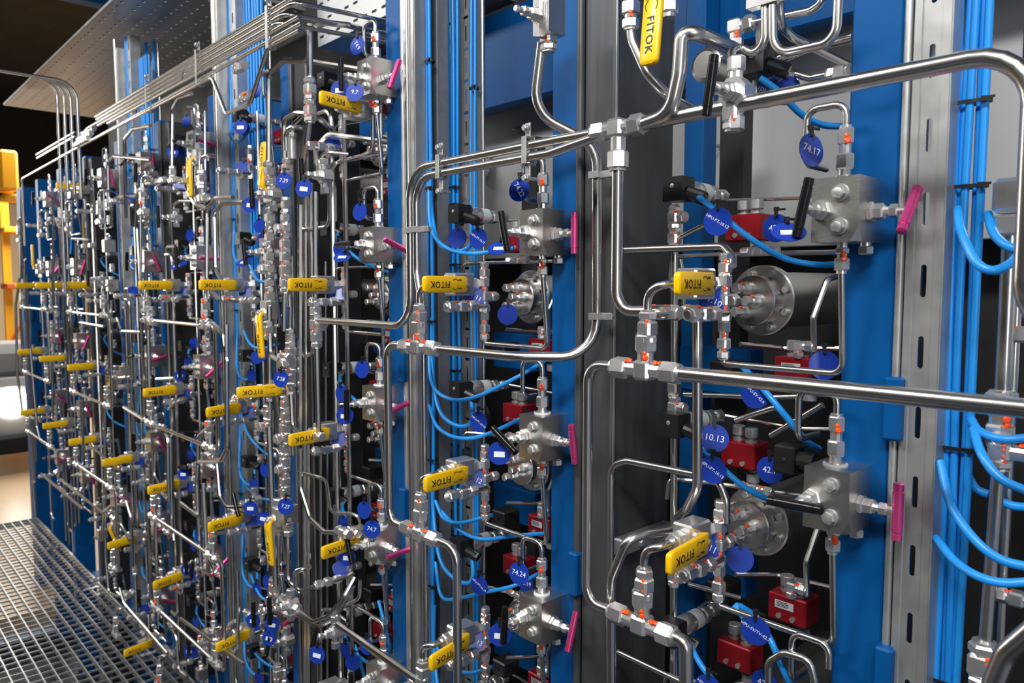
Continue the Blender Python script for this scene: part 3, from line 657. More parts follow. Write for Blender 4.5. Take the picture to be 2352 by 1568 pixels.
tubew([s0-V((.05, 0, 0)), V((xp(888, -.15), -.15, s0.z)), V((xp(888, -.15), -.15, s1.z)), s1-V((.05, 0, 0))], .0082, 'steel tube bent like a bracket in front of the third blue column', rad=.055, full=True, n=16)
tubew([s1+V((.05, 0, 0)), V((xp(1046, -.15), -.15, s1.z)), V((xp(1046, -.15), -.15, s1.z-.7))], .0082, 'steel tube curving down in front of the perforated tray', rad=.06, full=True, n=16)
tubew([s0+V((.05, 0, 0)), V((xp(1180, -.13), -.135, s0.z-.002)), V((xp(1372, -.03), -.03, s0.z-.002)), V((xp(1369, -.03), -.03, P(1369, 335, -.03).z)), V((xp(1262, -.06), -.10, P(1262, 260, -.08).z)), V((xp(1262, -.08), -.10, P(1262, 105, -.08).z))], .0085, 'long steel tube rising along the dark post and bending away at top', rad=.06, full=True, n=16)
# upper long tube with tee
tz = P(1420, 295, -.13); T1 = V((tz.x, -.13, tz.z))
fitting(T1, [(X, .046), (-X, .046), (-Z, .058)], .0155, 'big steel tee fitting on the long upper tube', 0, full=True)
tubew([T1+V((.04, 0, 0)), V((xp(2352, -.13), -.13, T1.z)), V((xp(2352, -.13), -.13, 1.49)), V((xp(2450, -.13), -.10, 1.42))], RM, 'thick long steel tube across upper right, bending down at the edge', rad=.055, full=True, n=20)
za = T1.z+.004; zb = T1.z-.018
tubew([V((T1.x-.038, -.13, T1.z)), V((T1.x-.12, -.13, za-.003)), V((xp(943, -.13), -.13, za-.004)), V((xp(943, -.13), -.13, P(943, 750, -.13).z)), V((xp(732, -.13), -.13, P(943, 750, -.13).z))], .0078, 'upper of two parallel steel tubes from the big tee, bending down', rad=.06, full=True, n=16)
tubew([V((T1.x-.03, -.133, T1.z-.006)), V((T1.x-.14, -.13, zb)), V((xp(958, -.13), -.13, zb)), V((xp(958, -.13), -.13, 1.53)), V((s0.x+.006, -.142, 1.44)), V((s0.x+.004, -.148, s0.z+.05))], .0074, 'lower of two parallel steel tubes from the big tee, bending down', rad=.05, full=True, n=16)
tubew([V((xp(950, -.11), -.112, 2.2-.55)), V((xp(950, -.11), -.112, 1.46)), V((xp(962, -.11), -.10, 1.38)), V((xp(962, -.11), -.10, .6))], .006, 'steel tube running down behind the pair of parallel tubes', rad=.05, full=True, n=12)
tubew([T1-V((0, 0, .055)), V((T1.x, -.13, P(1422, 715, -.13).z)), V((xp(1500, -.13), -.13, P(1500, 715, -.13).z)), V((xp(1520, -.13), -.09, P(1500, 715, -.13).z))], .0085, 'steel tube dropping from the big tee and curving right', rad=.06, full=True, n=16)
fitting(P(1520, 717, -.10), [(X, .030), (-X, .030)], .012, 'steel union right of the curved drop tube', 0)
# the clamps on the pair
for px in (1013, 1213):
    c = P(px, 340, -.13); c.z = (za+zb)/2; clamp(c, X, .018, .043, Z, 'steel strap clamp round the two parallel tubes')
    c2 = c+V((0, -.0, -.045)); thing('clamp_bolt', K('clampbolt', lambda mb: (mb.cbox((0, 0, .008), (.0115, .003, .024), .0006), mb.cyl((0, -.001, 0), (0, -.006, 0), .0065, 14), mb.hexa((0, -.006, 0), (0, -.011, 0), .0055), mb.cyl((0, 0, 0), (0, .02, 0), .003)), 'zinc', 25), T3(c2), 'bolt and lug under the strap clamp', 'bolt')
for py in (402, 726): c = P(1372, py, -.03); clamp(c, Z, .020, .020, X, 'steel pipe clamp on the dark post')
c = P(951, 528, -.13); clamp(c, Z, .018, .050, X, 'steel clamp round three upright tubes')
# row feed tubes of the nearest stations
def L(s, r=.0055, desc='bent steel tube', rad=None, full=False, n=10, m='tube_steel'):
    pts = [tuple(float(q) for q in a.split(',')) for a in s.split()]
    return tube([(p[0], p[1], p[2]/100) for p in pts], r, desc, rad, m, full=full, n=n)
L('1437,574,0 1662,566,0 1683,590,-1 1683,610,-2', .0062, 'steel tube running behind into the near fitting stack', .02)
L('1403,1600,-2 1403,1070,-2 1440,1058,-2 1650,1100,-2 1668,1150,-2 1668,1200,-2', .006, 'steel tube arching over to the near fitting stack', .03)
L('1404,1640,-13 1404,1330,-13 1440,1240,-13 1485,1225,-10 1560,1215,-2', .0075, 'steel tube arching from below into the near ball valve', .05)
L('1602,735,-4 1602,1120,-4 1578,1170,-3 1560,1188,0 1552,1195,5', .0078, 'upright steel tube behind the manifold, curving at its foot', .03)
L('1550,470,2 1546,1640,2', .0062, 'long straight upright tube in the recess by the dark post')
L('1545,620,4 1545,600,4 1560,585,4 1570,640,5 1570,700,5', .004)
for py, a in ((500, 1), (548, 0), (935, 1), (890, 0), (1280, 0), (1320, 1)):
    fitting(P(1549, py, .02), [(Z, .018), (-Z, .018)]+([(X, .02)] if a else []), .0105, 'steel fitting on the long upright tube', 0)
L('1555,548,2 1640,505,2', .004); L('1570,905,2 1760,912,6 1945,905,12', .004); L('1580,1340,2 1700,1372,8', .004)
L('1405,1490,-1 1570,1568,-1 1700,1640,-1', .005, 'thin steel tube slanting down at the bottom')
L('1515,1250,5 1580,1195,5', .006)
L('1770,1000,8 1890,930,8', .005); L('1690,965,9 1780,935,9 1800,945,9', .005)
L('1765,1640,-4 1765,1520,-4 1800,1498,-4 1860,1515,-4 1870,1560,-4 1870,1640,-4', .0055, 'thin steel loop at the bottom right of centre', .02)
# ---- upper right corner of the near bay
fitting(P(1449, 18, -.10), [(Z, .03), (-Z, .03)], .0125, 'big steel union at the top edge', 0)
L('1449,40,-10 1449,85,-10 1485,165,-10 1535,225,-8 1600,258,-3', .0075, 'steel tube slanting down from the top union', .06, n=14)
L('1480,284,-14 1540,262,-14 1560,170,-14 1566,78,-14 1600,76,-13 1690,115,-6 1720,130,2', .0098, 'thick S-bent steel tube above the long upper tube', .04, full=False, n=16)
def vvalve(loc, upw, desc, lod=0, hrot=0, flip=False):
    return ball_valve(frame(loc, -Y, X if upw else -X), desc, lod, hrot, flip)
vvalve(P(1530, -30, -.11), False, 'upright yellow valve handle hanging at the top edge', 0, R(6), True)
o = thing('turned_housing', K('turned_housing', lambda mb: mb.lathe((0, 0, 0), Y, [(0, .020), (.004, .026), (.03, .026), (.032, .022), (.05, .022), (.052, .025), (.09, .025)], 28), 'tube_steel', 30), T3(P(1618, 148, .02)), 'turned steel housing facing out in the upper right recess', 'housing', None, True)
needle_valve(P(1690, 215, -.13), -Y, R(-8), desc='large needle valve with long black handle, upper right', r=.021, full=True)
fitting(P(1683, 262, -.13), [(Z, .014), (-Z, .020)], .0125, 'steel nut fitting below the needle valve', 0)
sensor(P(1748, 148, -.0), V((-.05, 1, -.05)), 'pressure sensor with black plug in upper right corner', 0, True)
tag(P(1762, 214, .03), V((.2, -1, 0)), 'HPU-PT', desc='round blue tag hanging below the upper right sensor', txtrot=R(-30), full=True)
tag(P(1805, 208, .05), V((.5, -1, 0)), '', desc='round blue tag hanging right of the upper right sensor', full=True)
cable([P(1745, 178, -.02), P(1790, 212, .0), P(1840, 262, .04), P(1890, 287, .08), P(1950, 290, .12)], .0048, 'blue cable sagging from the upper right sensor behind the blue column', True)
L('1757,-20,-8 1757,95,-8 1735,125,-8 1700,108,-8 1680,118,-10 1680,180,-13', .0056, 'hooked steel tube dropping from the top edge', .025, n=12)
L('1775,-20,-8 1776,100,-8 1800,122,-8 1900,100,-8 1922,70,-8 1926,-20,-8', .0058, 'U-bent steel tube dropping from the top edge', .03, n=12)
L('1790,-20,-5 1793,60,-4 1820,85,0 1960,155,20', .006, 'dark steel tube slanting from the top edge behind the column', .02)
L('1720,54,5 1860,25,5 1890,5,5 1880,-20,5', .0055); L('1790,135,10 1850,110,10 1960,85,10', .008)
L('1745,120,0 1742,70,0 1752,50,0', .0045); L('1828,170,5 1860,180,5 1930,165,5', .005)
L('1735,235,2 1735,160,2', .004); L('1735,235,2 1710,240,2', .004)
fitting(P(1690, 62, .05), [(X, .03), (-Z, .034)], .0125, 'big steel elbow with orange paint', 0); fitting(P(1932, 168, .05), [(X, .018), (-X, .018)], .011, 'steel union beside the column edge', 0)
clamp(P(1757, 4, -.08), Z, .014, .044, X, 'steel clamp round the dropping tubes')
# ---- top of the second bay : needle valve with marked block
o = thing('needle_valve', MB().hull([V((x, y, z)) for x in (-.019, .017) for y in (-.019, .019) for z in (-.028, .03)]+[V((.0, -.024, .03)), V((.0, -.024, -.034))]).mesh('needle_valve', 'block_steel', 20), T3(P(1262, 42, -.10)), 'square steel valve block with engraved text at the top edge', 'valve', None, True)
ob('bonnet', K('bonnet', bonnet_f, 'fitting_steel', 25), o, frame(V((-.004, -.022, 0)), -Y, Z))
ob('engraving', K('engraving', lambda mb: [mb.box((.0075+k*.0035, -.0225+k*.0012, .002), (.0008, .0006, .034-.004*(k % 2))) for k in range(3)], 'cast_steel'), o)
fitting(P(1260, 85, -.10), [(Z, .024), (-Z, .022)], .0135, 'steel union under the engraved block', 0)
fitting(P(1222, 352, -.04), [(Z, .02), (-Z, .02)], .009, 'steel union behind the parallel tubes', 0)
# ---- right edge
L('2322,500,2 2302,915,2', .0085, 'upright steel tube at the right edge, upper one', full=True, n=16)
L('2296,1045,0 2262,1500,0', .0075, 'upright steel tube at the right edge, lower one', full=True, n=16)
thing('tube_fitting', MB().cbox((0, 0, 0), (.032, .032, .040), .005).hexa((0, 0, -.022), (0, 0, -.046), .018).mesh('tube_fitting', 'fitting_steel', 20), T3(P(2322, 450, .02)), 'big square steel fitting at the right edge', 'fitting', None, True)
fitting(P(2300, 925, .02), [(Z, .012), (-Z, .05)], .017, 'big steel union at right edge below the long tube', 0, full=True)
fitting(P(2298, 1035, .0), [(Z, .018), (-Z, .02), (X, .05)], .013, 'steel tee at right edge between blue cables', 0, full=True)
fitting(P(2258, 1525, .0), [(Z, .026), (-Z, .03)], .0165, 'big steel union in the bottom right corner', 0, full=True)
fitting(P(2335, 1374, .03), [(-X, .02), (X, .04)], .010, 'small bright union at the lower right edge', 0, full=True)
fitting(P(2352, 768, .06), [(-X, .022), (X, .022)], .011, 'small union at the right edge beside a tube', 0, full=True)
L('2262,1640,-10 2285,1560,-10 2310,1500,-10 2380,1440,-10', .011, 'thick bent steel tube in the bottom right corner', .05, full=True, n=18)
for i, s in enumerate(('2200,480,0 2208,530,-4 2240,600,-6 2280,621,-6 2320,605,-4 2352,570,0', '2268,490,2 2285,540,0 2320,568,-1 2370,580,0', '2232,965,2 2250,990,0 2300,1008,-1 2370,1005,0', '2236,985,0 2256,1045,-3 2300,1100,-4 2380,1135,-3',
                       '2160,1060,0 2185,1160,-3 2240,1240,-5 2300,1285,-5 2380,1305,-4', '2150,1235,0 2190,1285,-3 2240,1320,-5 2300,1338,-5 2380,1335,-4', '2215,1075,4 2240,1120,4 2270,1135,4', '2295,1150,4 2330,1162,4 2370,1165,4')):
    cable([tuple(float(q)/(100 if k == 2 else 1) for k, q in enumerate(a.split(','))) for a in s.split()], .0052, 'blue cable looping out to the right edge, %s from top' % ORD[i], True)
# print on the near cables
for i, (px, py) in enumerate(((2245, 60), (2262, 120), (2218, 820), (2170, 1190))):
    pass
# ---------------------------------------------------------------- the tube bundle along the top
zs = [.630, .618, .606, .594, .582, .566, .553]
for i, h in enumerate(zs):
    x0 = xp([236, 238, 215, 240, 262, 62, 150][i], -.2); x1 = xp([722, 690, 668, 655, 700, 705, 640][i], -.2); z = 1.5+h*1.0
    pts = [V((x0, -.2, z)), V((x1, -.2, z))]
    if i == 0: pts += [V((x1, -.2, z+.3))]
    if i in (1, 2, 3): pts += [V((x1+.02, .10, z+.01))]
    if i == 5: pts = [V((x0, -.2, z-.36)), V((x0, -.2, z-.02))]+[V((x0+.12, -.2, z-.02))]+pts[1:]
    if i == 6: pts = pts[:1]+[V((xp(500, -.2), -.2, z)), V((xp(530, -.2), -.2, z-.11)), V((xp(585, -.2), -.2, z-.11)), V((xp(628, -.2), -.2, z+.0)), V((xp(700, -.2), -.2, z+.0))]
    tubew(pts, .0052, 'long steel tube of the bundle along the top, %s from its top' % ORD[i], rad=.03, full=True, group='tube bundle along the top', n=12)
for i in range(2):
    z = 1.5+.630-.017*i; xx = xp(98, -.2)+.01*i; tubew([V((xx, -.2, z-.01)), V((xp(186, -.2), -.2, z-.01))], .0046, 'short end piece of the tube bundle at far left, %s' % ('upper', 'lower')[i], full=True)
for i, px in enumerate((635, 473, 357)):
    c = V((xp(px, -.2), -.2, 1.5+.592)); o = clamp(c, X, .02, .095, Z, 'flat steel strap holding the top tube bundle', )
for i, px in enumerate((205, 215, 226)):
    for k in range(3): fitting(V((xp(px, -.19), -.19-.01*k, 1.5+.60-.02*k)), [(X, .03), (-X, .03)], .011, 'bright union at the far end of the tube bundle', 2)
for px, py in ((552, 155), (563, 222)): fitting(P(px, py, -.2), [(X, .030), (-X, .030)], .0115, 'bright steel union on the tube bundle', 1)
# tubes coming in from over the walkway
for i in range(4):
    x = xp(150+15*i, -.2); z = P(150+15*i, 166+3*i, -.2).z; tubew([V((x, -2.2, z)), V((x, -.2, z)), V((x, -.2, z-.45 if i else z-.9))], .0062, 'steel tube coming over the walkway and bending down, %s from left' % ORD[i], rad=.07, full=True, group='tubes coming in over the walkway')
# ---------------------------------------------------------------- third and fourth bay, traced
TR = '''
712,55,-12 712,200,-12|.0075
712,270,-12 704,330,-12 692,400,-10|.0075
617,400,-12 617,170,-12 650,140,-12 706,140,-10 890,170,5|.0072
706,72,-12 745,52,-10 800,58,-5 900,88,10|.0072
654,388,-12 652,275,-12 680,260,-12 720,262,-10 766,300,-3 770,345,0|.0068
671,330,-11 671,290,-11 700,262,-10|.006
729,405,-8 725,340,-8 755,308,-6 890,326,4|.0068
737,385,-9 737,357,-9 755,349,-8 800,354,-4|.0045
856,265,-3 856,345,-3 830,358,-3 775,370,-3 757,395,-6 757,520,-6 690,528,-8|.0048
757,385,-4 765,375,-4 890,350,6|.0048
475,640,-13 475,480,-13 495,455,-13 535,453,-13|.0065
491,520,-11 491,490,-11 510,468,-11 560,464,-10|.0065
493,500,-11 495,615,-11 508,645,-11|.0065
486,668,-12 505,690,-12 556,690,-8|.006
478,640,-14 478,735,-14|.006
617,475,-12 620,1010,-12|.0062
655,470,-12 652,760,-12|.0058
668,680,-10 666,765,-10|.0058
690,470,-9 690,990,-9|.0078
702,430,-7 703,1020,-7|.005
714,420,-6 714,540,-6 722,700,-6|.0055
724,440,-9 724,720,-9|.0068
727,780,-12 732,1010,-12|.0068
748,600,3 749,1000,3|.0035
723,780,-8 722,810,-8 697,820,-6|.006
620,765,-12 621,815,-12 642,828,-12|.0072
668,905,-12 672,980,-12 695,1003,-12 725,1001,-12|.006
618,980,-14 626,1180,-14 633,1345,-14|.0075
690,1030,-13 690,1120,-13 712,1190,-13 745,1222,-13 790,1224,-12|.006
683,1084,-11 750,1100,-8 760,1180,-8 825,1178,-4 828,1220,-3|.0045
661,1225,-12 661,1335,-12 690,1358,-12 800,1322,-5 812,1315,-4|.0058
675,1395,-12 720,1428,-12 755,1415,-10 790,1370,-8 815,1325,-5|.0062
680,1408,-12 730,1440,-12 768,1420,-9 812,1345,-5|.0062
740,1410,-9 742,1400,-9 765,1400,-8 795,1425,-6|.0052
765,1440,-8 765,1410,-8 780,1395,-7 826,1375,-3 827,1330,-3|.0048
776,1434,-15 955,1560,-15|.0078
700,1020,-8 700,1600,-8|.006
709,1020,-7 709,1600,-7|.006
737,1035,0 738,1600,0|.005
752,1030,2 752,1600,2|.0045
768,1030,2 769,1250,2 775,1290,2 800,1300,0|.005
640,1215,-4 640,1560,-4|.005
645,1320,-6 650,1360,-6|.005
545,1310,-12 547,1385,-12 545,1490,-12 538,1500,-12 520,1485,-12 522,1475,-12 545,1460,-10|.006
467,1110,-14 475,1270,-14 492,1305,-14|.0072
498,1060,-12 505,1140,-12 520,1165,-12 560,1165,-9|.006
505,1060,-13 455,1060,-13 452,1110,-13 462,1300,-13|.0068
520,745,-15 522,1030,-15 510,1056,-15 500,1055,-15|.0072
488,742,-15 512,765,-15 522,830,-15|.0072
478,1195,-10 490,1190,-10 520,1205,-10|.0055
478,1205,-10 500,1225,-10 515,1222,-10|.005
540,1425,-12 525,1435,-12 518,1465,-12|.0065
455,1100,-12 455,1005,-12 480,980,-12 505,960,-12|.0075
480,1040,-10 490,1035,-10|.004
395,940,-12 395,1200,-12 400,1240,-12|.0068
388,940,-10 400,925,-10 425,915,-10|.006
345,950,-14 340,750,-14 345,740,-14|.0072
348,690,-12 322,655,-12 313,500,-12|.0065
323,460,-12 323,660,-12|.005
310,520,-13 314,455,-13 335,420,-13 372,415,-13|.0085
290,500,-10 286,320,-12 305,295,-14 345,288,-16|.0062
395,395,-12 396,250,-12 410,225,-14 440,215,-18|.0062
310,260,-18 312,230,-18 325,220,-18 355,222,-18|.006
250,480,-12 248,372,-12 262,358,-12 345,366,-12|.006
255,520,-10 258,460,-10 275,450,-10 345,452,-10|.006
400,510,-10 398,470,-10 412,462,-10 450,462,-8 452,300,-8 447,245,-8 432,245,-8|.005
470,255,-8 472,440,-8 466,460,-8 450,452,-8|.005
428,430,-9 430,360,-9|.006
430,400,-10 432,440,-10 450,470,-10 478,480,-8|.008
440,150,-20 425,160,-20 422,185,-20|.0055
122,700,-14 122,480,-14 128,438,-14 140,430,-14 185,432,-14|.006
50,433,-18 50,640,-18|.007
145,440,-12 145,620,-12|.006
150,490,-10 152,530,-10 165,548,-10 205,550,-10|.0055
45,640,-16 36,700,-16 40,860,-16 52,950,-14 95,968,-12|.007
68,700,-15 70,800,-15 85,980,-15 92,1010,-15 130,1035,-15|.0065
170,640,-13 160,870,-13 175,880,-13|.006
174,560,-12 175,700,-12 182,740,-12 240,750,-12 245,690,-12|.0062
255,690,-12 256,850,-12 265,868,-12 300,865,-12|.006
268,730,-10 275,760,-10 335,762,-10|.006
285,935,-14 345,972,-14|.0065
340,972,-14 372,980,-14 385,1010,-14 388,1150,-14|.0062
302,870,-11 302,935,-11 288,940,-12|.006
360,870,-10 400,868,-10|.006
240,900,-9 243,1280,-9 250,1360,-9 275,1370,-9|.0058
120,830,-14 122,960,-14|.006
190,905,-14 190,1070,-14|.006
110,1000,-15 115,1080,-15|.006
95,1088,-15 190,1168,-15|.006
140,1100,-14 245,1185,-14|.006
205,1020,-15 275,1080,-15|.005
235,1215,-14 238,1175,-14 255,1160,-14 285,1158,-14|.006
270,1190,-14 298,1240,-14|.006
290,1150,-13 302,1190,-13 305,1300,-13|.006
350,1120,-12 356,1120,-12 362,1125,-12 390,1150,-12|.006
357,1040,-12 354,1090,-12 372,1125,-12 385,1135,-10|.006
392,1000,-13 395,1220,-13 388,1235,-13|.0065
415,1155,-14 455,1185,-14|.0062
358,1210,-12 362,1390,-12 372,1420,-12|.0065
275,1350,-15 285,1385,-15 385,1500,-15|.0062
415,1420,-15 560,1525,-15|.0062
390,1440,-12 405,1460,-12 410,1540,-12 430,1555,-12|.006
482,1465,-12 512,1500,-12 530,1510,-12|.0062
'''
for ln in TR.strip().splitlines():
    a, r = ln.split('|'); r = float(r); L(a, r, ['thin', 'slim', 'stout'][0 if r < .005 else 1 if r < .0068 else 2]+' bent steel tube', rad=.022, n=8)
# fittings traced in the third bay and beyond: px py y kind radius(mm)
FT = '''712,205,-12 z 13|712,255,-12 z 13|660,388,-12 z 12|737,385,-9 z 9|617,395,-12 z 13|620,500,-12 z 12|619,545,-12 z 11|618,590,-12 z 12|619,618,-12 t 12|619,650,-12 z 11|620,680,-12 z 12
656,470,-12 z 10|655,500,-12 z 10|655,525,-12 t 11|655,560,-12 z 12|655,590,-12 z 12|655,620,-12 z 13|655,650,-12 z 12|667,775,-10 z 11|668,808,-11 z 13|668,835,-11 t 13|668,868,-11 z 12|668,890,-11 z 10
617,758,-12 z 12|655,820,-12 x 11|620,905,-12 z 10|617,950,-12 z 12|617,978,-12 t 12|618,1005,-12 z 11|655,928,-12 z 11|656,955,-12 z 12|655,982,-12 z 13|655,1005,-12 t 12|655,1030,-12 z 12|655,1060,-12 z 13|655,1075,-12 t 11|655,1105,-12 z 12|655,1130,-12 z 12|662,1207,-12 z 12
725,715,-11 z 12|726,745,-12 r 13|727,775,-12 z 12|560,690,-8 x 11|582,690,-8 x 11|728,1000,-12 x 11|790,1222,-12 x 11|812,1222,-8 x 10|630,1348,-13 z 13|635,1375,-12 t 12|655,1385,-12 x 13|675,1392,-12 x 12|638,1545,-10 z 12
475,700,-14 z 11|473,740,-15 x 13|478,770,-13 z 9|480,800,-12 z 11|490,1048,-13 x 12|478,985,-12 z 9|575,915,-8 x 11|545,915,-8 x 11|560,1165,-8 x 11|580,1160,-8 x 11|490,1300,-13 z 9|505,1318,-13 x 11|570,1408,-9 x 10
352,740,-15 x 13|348,715,-14 z 10|355,688,-10 x 10|380,688,-10 x 10|402,688,-10 x 10|372,980,-14 x 11|345,970,-14 x 10|398,413,-13 x 12|375,413,-13 x 11|397,395,-12 z 11|420,415,-12 x 10|455,415,-9 z 9|455,300,-8 z 9|465,275,-8 z 9
250,470,-12 z 13|252,505,-10 z 11|250,565,-9 b 18|258,615,-9 z 10|258,655,-9 b 17|193,565,-10 x 12|210,563,-10 x 12|205,690,-11 x 10|222,690,-11 x 10|118,710,-12 z 12|130,720,-12 z 11|75,800,-12 z 12|285,850,-10 b 13|300,915,-10 z 11|262,790,-10 z 10|185,870,-12 z 10|135,510,-12 z 12|98,610,-12 z 12
120,905,-13 z 12|125,960,-13 x 11|172,900,-13 z 11|170,940,-13 x 10|145,1045,-13 x 11|130,1085,-14 x 11|175,1125,-13 x 10|160,1060,-12 z 11|215,1085,-12 z 11|225,1165,-13 b 12|235,1225,-12 b 15|262,1190,-13 x 12|285,1155,-13 x 11|280,1130,-13 z 10|300,1230,-12 x 12|290,1365,-13 x 13|305,1360,-12 x 10|380,1490,-13 x 12|395,1500,-12 x 10|345,1350,-12 z 9|395,1435,-13 x 11|385,1220,-13 x 12|375,1200,-12 z 10|310,1310,-12 z 10|330,1455,-12 x 10|463,1545,-9 b 14|120,745,-12 z 11|150,660,-11 z 12|285,700,-11 z 9|260,735,-12 x 9'''
for seg in FT.replace('\n', '|').split('|'):
    a, kind, rr_ = seg.split(); px, py, yy = [float(q) for q in a.split(',')]; r = float(rr_)/1000*(1.12 if px > 600 else 1); c = P(px, py, yy/100)
    lod = 0 if px > 600 and r > .0115 else 2
    if kind == 'b':
        thing('steel_block', K(('steel_block', r), lambda mb: (mb.cbox((0, 0, 0), (r*2.2, r*2.4, r*2.9), .002), mb.hexa((0, 0, r*1.4), (0, 0, r*2.2), r*.7), mb.hexa((0, 0, -r*1.4), (0, 0, -r*2.2), r*.7)), 'block_steel', 20), T3(c), 'square steel distribution block', 'block')
    else:
        ar = {'z': [(Z, r*1.75), (-Z, r*1.75)], 't': [(Z, r*1.75), (-Z, r*1.75), (-Y, r*2)], 'x': [(X, r*2.1), (-X, r*2.1)], 'r': [(Z, r*1.8), (-Z, r*1.8), (X, r*2.4)]}[kind]
        fitting(c, ar, r, {'z': 'upright steel union', 't': 'steel tee on an upright tube', 'x': 'level steel union', 'r': 'big steel tee on upright tube'}[kind], lod if lod == 0 else (1 if px > 430 else 2))
# ball valves with upright handles
def vstyle(px, py, y, upw, desc, blk=True, lod=0, hrot=0):
    c = P(px, py, y); vvalve(c, upw, desc, lod, hrot)
vstyle(619, 432, -.11, True, 'ball valve with yellow handle pointing up', hrot=R(-6))
vstyle(612, 722, -.11, False, 'ball valve with yellow handle hanging down', hrot=R(-4))
vstyle(634, 1195, -.135, False, 'ball valve with yellow handle hanging down', hrot=R(-4))
vstyle(600, 1640, -.13, True, 'ball valve with yellow handle pointing up', hrot=R(3))
vstyle(452, 370, -.09, False, 'yellow handle hanging down', lod=1)
vstyle(262, 872, -.12, False, 'yellow handle hanging down', lod=2); vstyle(262, 1205, -.12, False, 'yellow handle hanging down', lod=2, hrot=R(-20)); vstyle(88, 612, -.12, True, 'yellow handle pointing up', lod=2)
ball_valve(T3(P(812, 250, -.07)), 'ball valve with yellow handle', 0, R(10))
ball_valve(T3(P(640, 892, -.10)), 'ball valve with yellow handle pointing outward', 0, R(-8))
ball_valve(T3(P(812, 1235, -.07)), 'ball valve with yellow handle', 0, R(10))
ball_valve(T3(P(562, 1450, -.07)), 'ball valve with yellow handle', 1, R(12)); ball_valve(T3(P(342, 1472, -.07)), 'ball valve with yellow handle', 1, R(12)); ball_valve(T3(P(186, 433, -.08)), 'ball valve with yellow handle', 2, R(10))
thing('steel_block', K(('steel_block', .017), lambda mb: mb.cbox((0, 0, 0), (.036, .04, .05), .002), 'block_steel', 20), T3(P(662, 1178, -.115)), 'square steel block under the tag 7.27', 'block')
thing('line_filter', K('line_filter', lambda mb: (mb.cyl((0, 0, -.022), (0, 0, .03), .0105, 18, .001), mb.hexa((0, 0, .03), (0, 0, .042), .011)), 'zinc', 30), T3(P(671, 345, -.13)), 'cylindrical line filter standing above a black handle', 'filter')
for px, py, y, ba, ds in ((628, 448, -.12, R(4), 0), (745, 405, -.10, R(4), 0), (668, 1388, -.13, R(0), 0), (770, 1450, -.09, R(-24), 0), (900, 1600, 0, 0, 9), (405, 500, -.10, 0, 1), (585, 1150, -.06, R(30), 0), (660, 1470, -.06, R(-24), 0), (495, 1120, -.02, R(-25), 1), (350, 400, -.06, R(-8), 1), (340, 500, -.05, 0, 1), (235, 640, -.05, 0, 1), (480, 1300, -.05, R(-20), 1), (330, 1105, -.03, 0, 1)):
    if ds < 9: needle_valve(P(px, py, y), -Y, ba, desc='needle valve with black bar handle', lod=ds, r=.019 if ds == 0 else .014)
for px, py, y, tx, wh in ((652, 415, -.16, '7.29', 0), (698, 432, -.16, '', 1), (645, 870, -.15, '7.28', 0), (656, 1163, -.15, '7.27', 0), (575, 470, -.18, '', 1), (625, 1433, -.16, '', 1), (728, 1503, -.16, '', 1), (618, 1465, -.12, '', 1), (605, 1190, -.1, '', 1), (854, 1215, -.08, '74.7', 0), (815, 212, -.1, '9.7', 0), (810, 1520, -.05, '', 0), (590, 820, -.02, '', 0), (605, 550, -.04, '', 0), (1050, 546, -.0, '', 0), (1166, 722, .02, '', 0), (1641, 1006, -.02, '10.13', 0), (1893, 838, .06, '', 0), (1700, 1284, .05, '', 0), (843, 585, -.04, '9.10', 0)):
    tag(P(px, py, y), V((.55, -.8, .15)), tx, desc='round blue tag reading %s' % tx if tx else ('blue tag with white sticker' if wh else 'plain round blue tag'), white=bool(wh), txtrot=R(-8))
# blue cables in the fourth bay hanging below the tray
for i, s in enumerate(('560,760,-2 575,790,-3 600,800,-3 640,790,-2', '555,960,2 575,1005,0 610,1040,0 640,1050,0', '560,1110,0 590,1140,-2 620,1148,-3', '565,1270,0 580,1330,-2 600,1370,-4 625,1382,-5', '570,1480,0 600,1515,-2 640,1540,-2', '555,560,0 575,610,-2 595,645,-3 640,640,-2', '345,1390,0 365,1430,0 385,1445,0', '870,1380,0 880,1420,-1 892,1470,0 898,1500,2', '815,1480,-2 830,1530,-2 850,1600,0', '985,420,3 990,520,0 1020,565,-3 1080,582,-4 1180,570,0', '985,800,3 992,880,0 1030,915,-3 1090,912,-3 1180,870,0 1250,830,6', '985,930,3 1005,980,0 1050,1005,-3 1110,1000,-3 1200,960,0 1250,940,6', '1000,1150,0 1020,1190,-1 1060,1200,-2 1130,1182,0', '1010,1170,0 1060,1220,-1 1110,1238,-1 1180,1230,0 1255,1225,6', '1000,1290,2 1015,1370,0 1060,1372,-2 1110,1360,-2 1180,1345,0 1250,1310,6', '1000,1480,0 1030,1530,0 1080,1545,0 1130,1530,2')):
    cable([tuple(float(q)/(100 if k == 2 else 1) for k, q in enumerate(a.split(','))) for a in s.split()], .0042, 'blue cable hanging in a loose bow')
for px, py, y in ((1742, 1060, .06), ): pass
thing('black_coil', K('coil2', lambda mb: (mb.cbox((0, 0, 0), (.032, .036, .042), .003), mb.cyl((.016, 0, 0), (.040, 0, 0), .013, 14), mb.lathe((0, -.018, 0), (0, -1, 0), [(0, .004), (.001, .003)], 10)), 'black_plastic', 25), T3(P(1812, 1052, .04)), 'black solenoid coil beside the 42.7 tag', 'coil', None, True)
thing('blue_gland', K('gland', lambda mb: (mb.hexa((0, 0, 0), (.012, -.004, -.004), .0095), mb.cyl((.010, -.003, -.003), (.022, -.008, -.010), .007, 12)), 'cable_blue', 25), T3(P(1690, 1392, .04)), 'blue cable gland low in the near bay', 'gland', None, True)
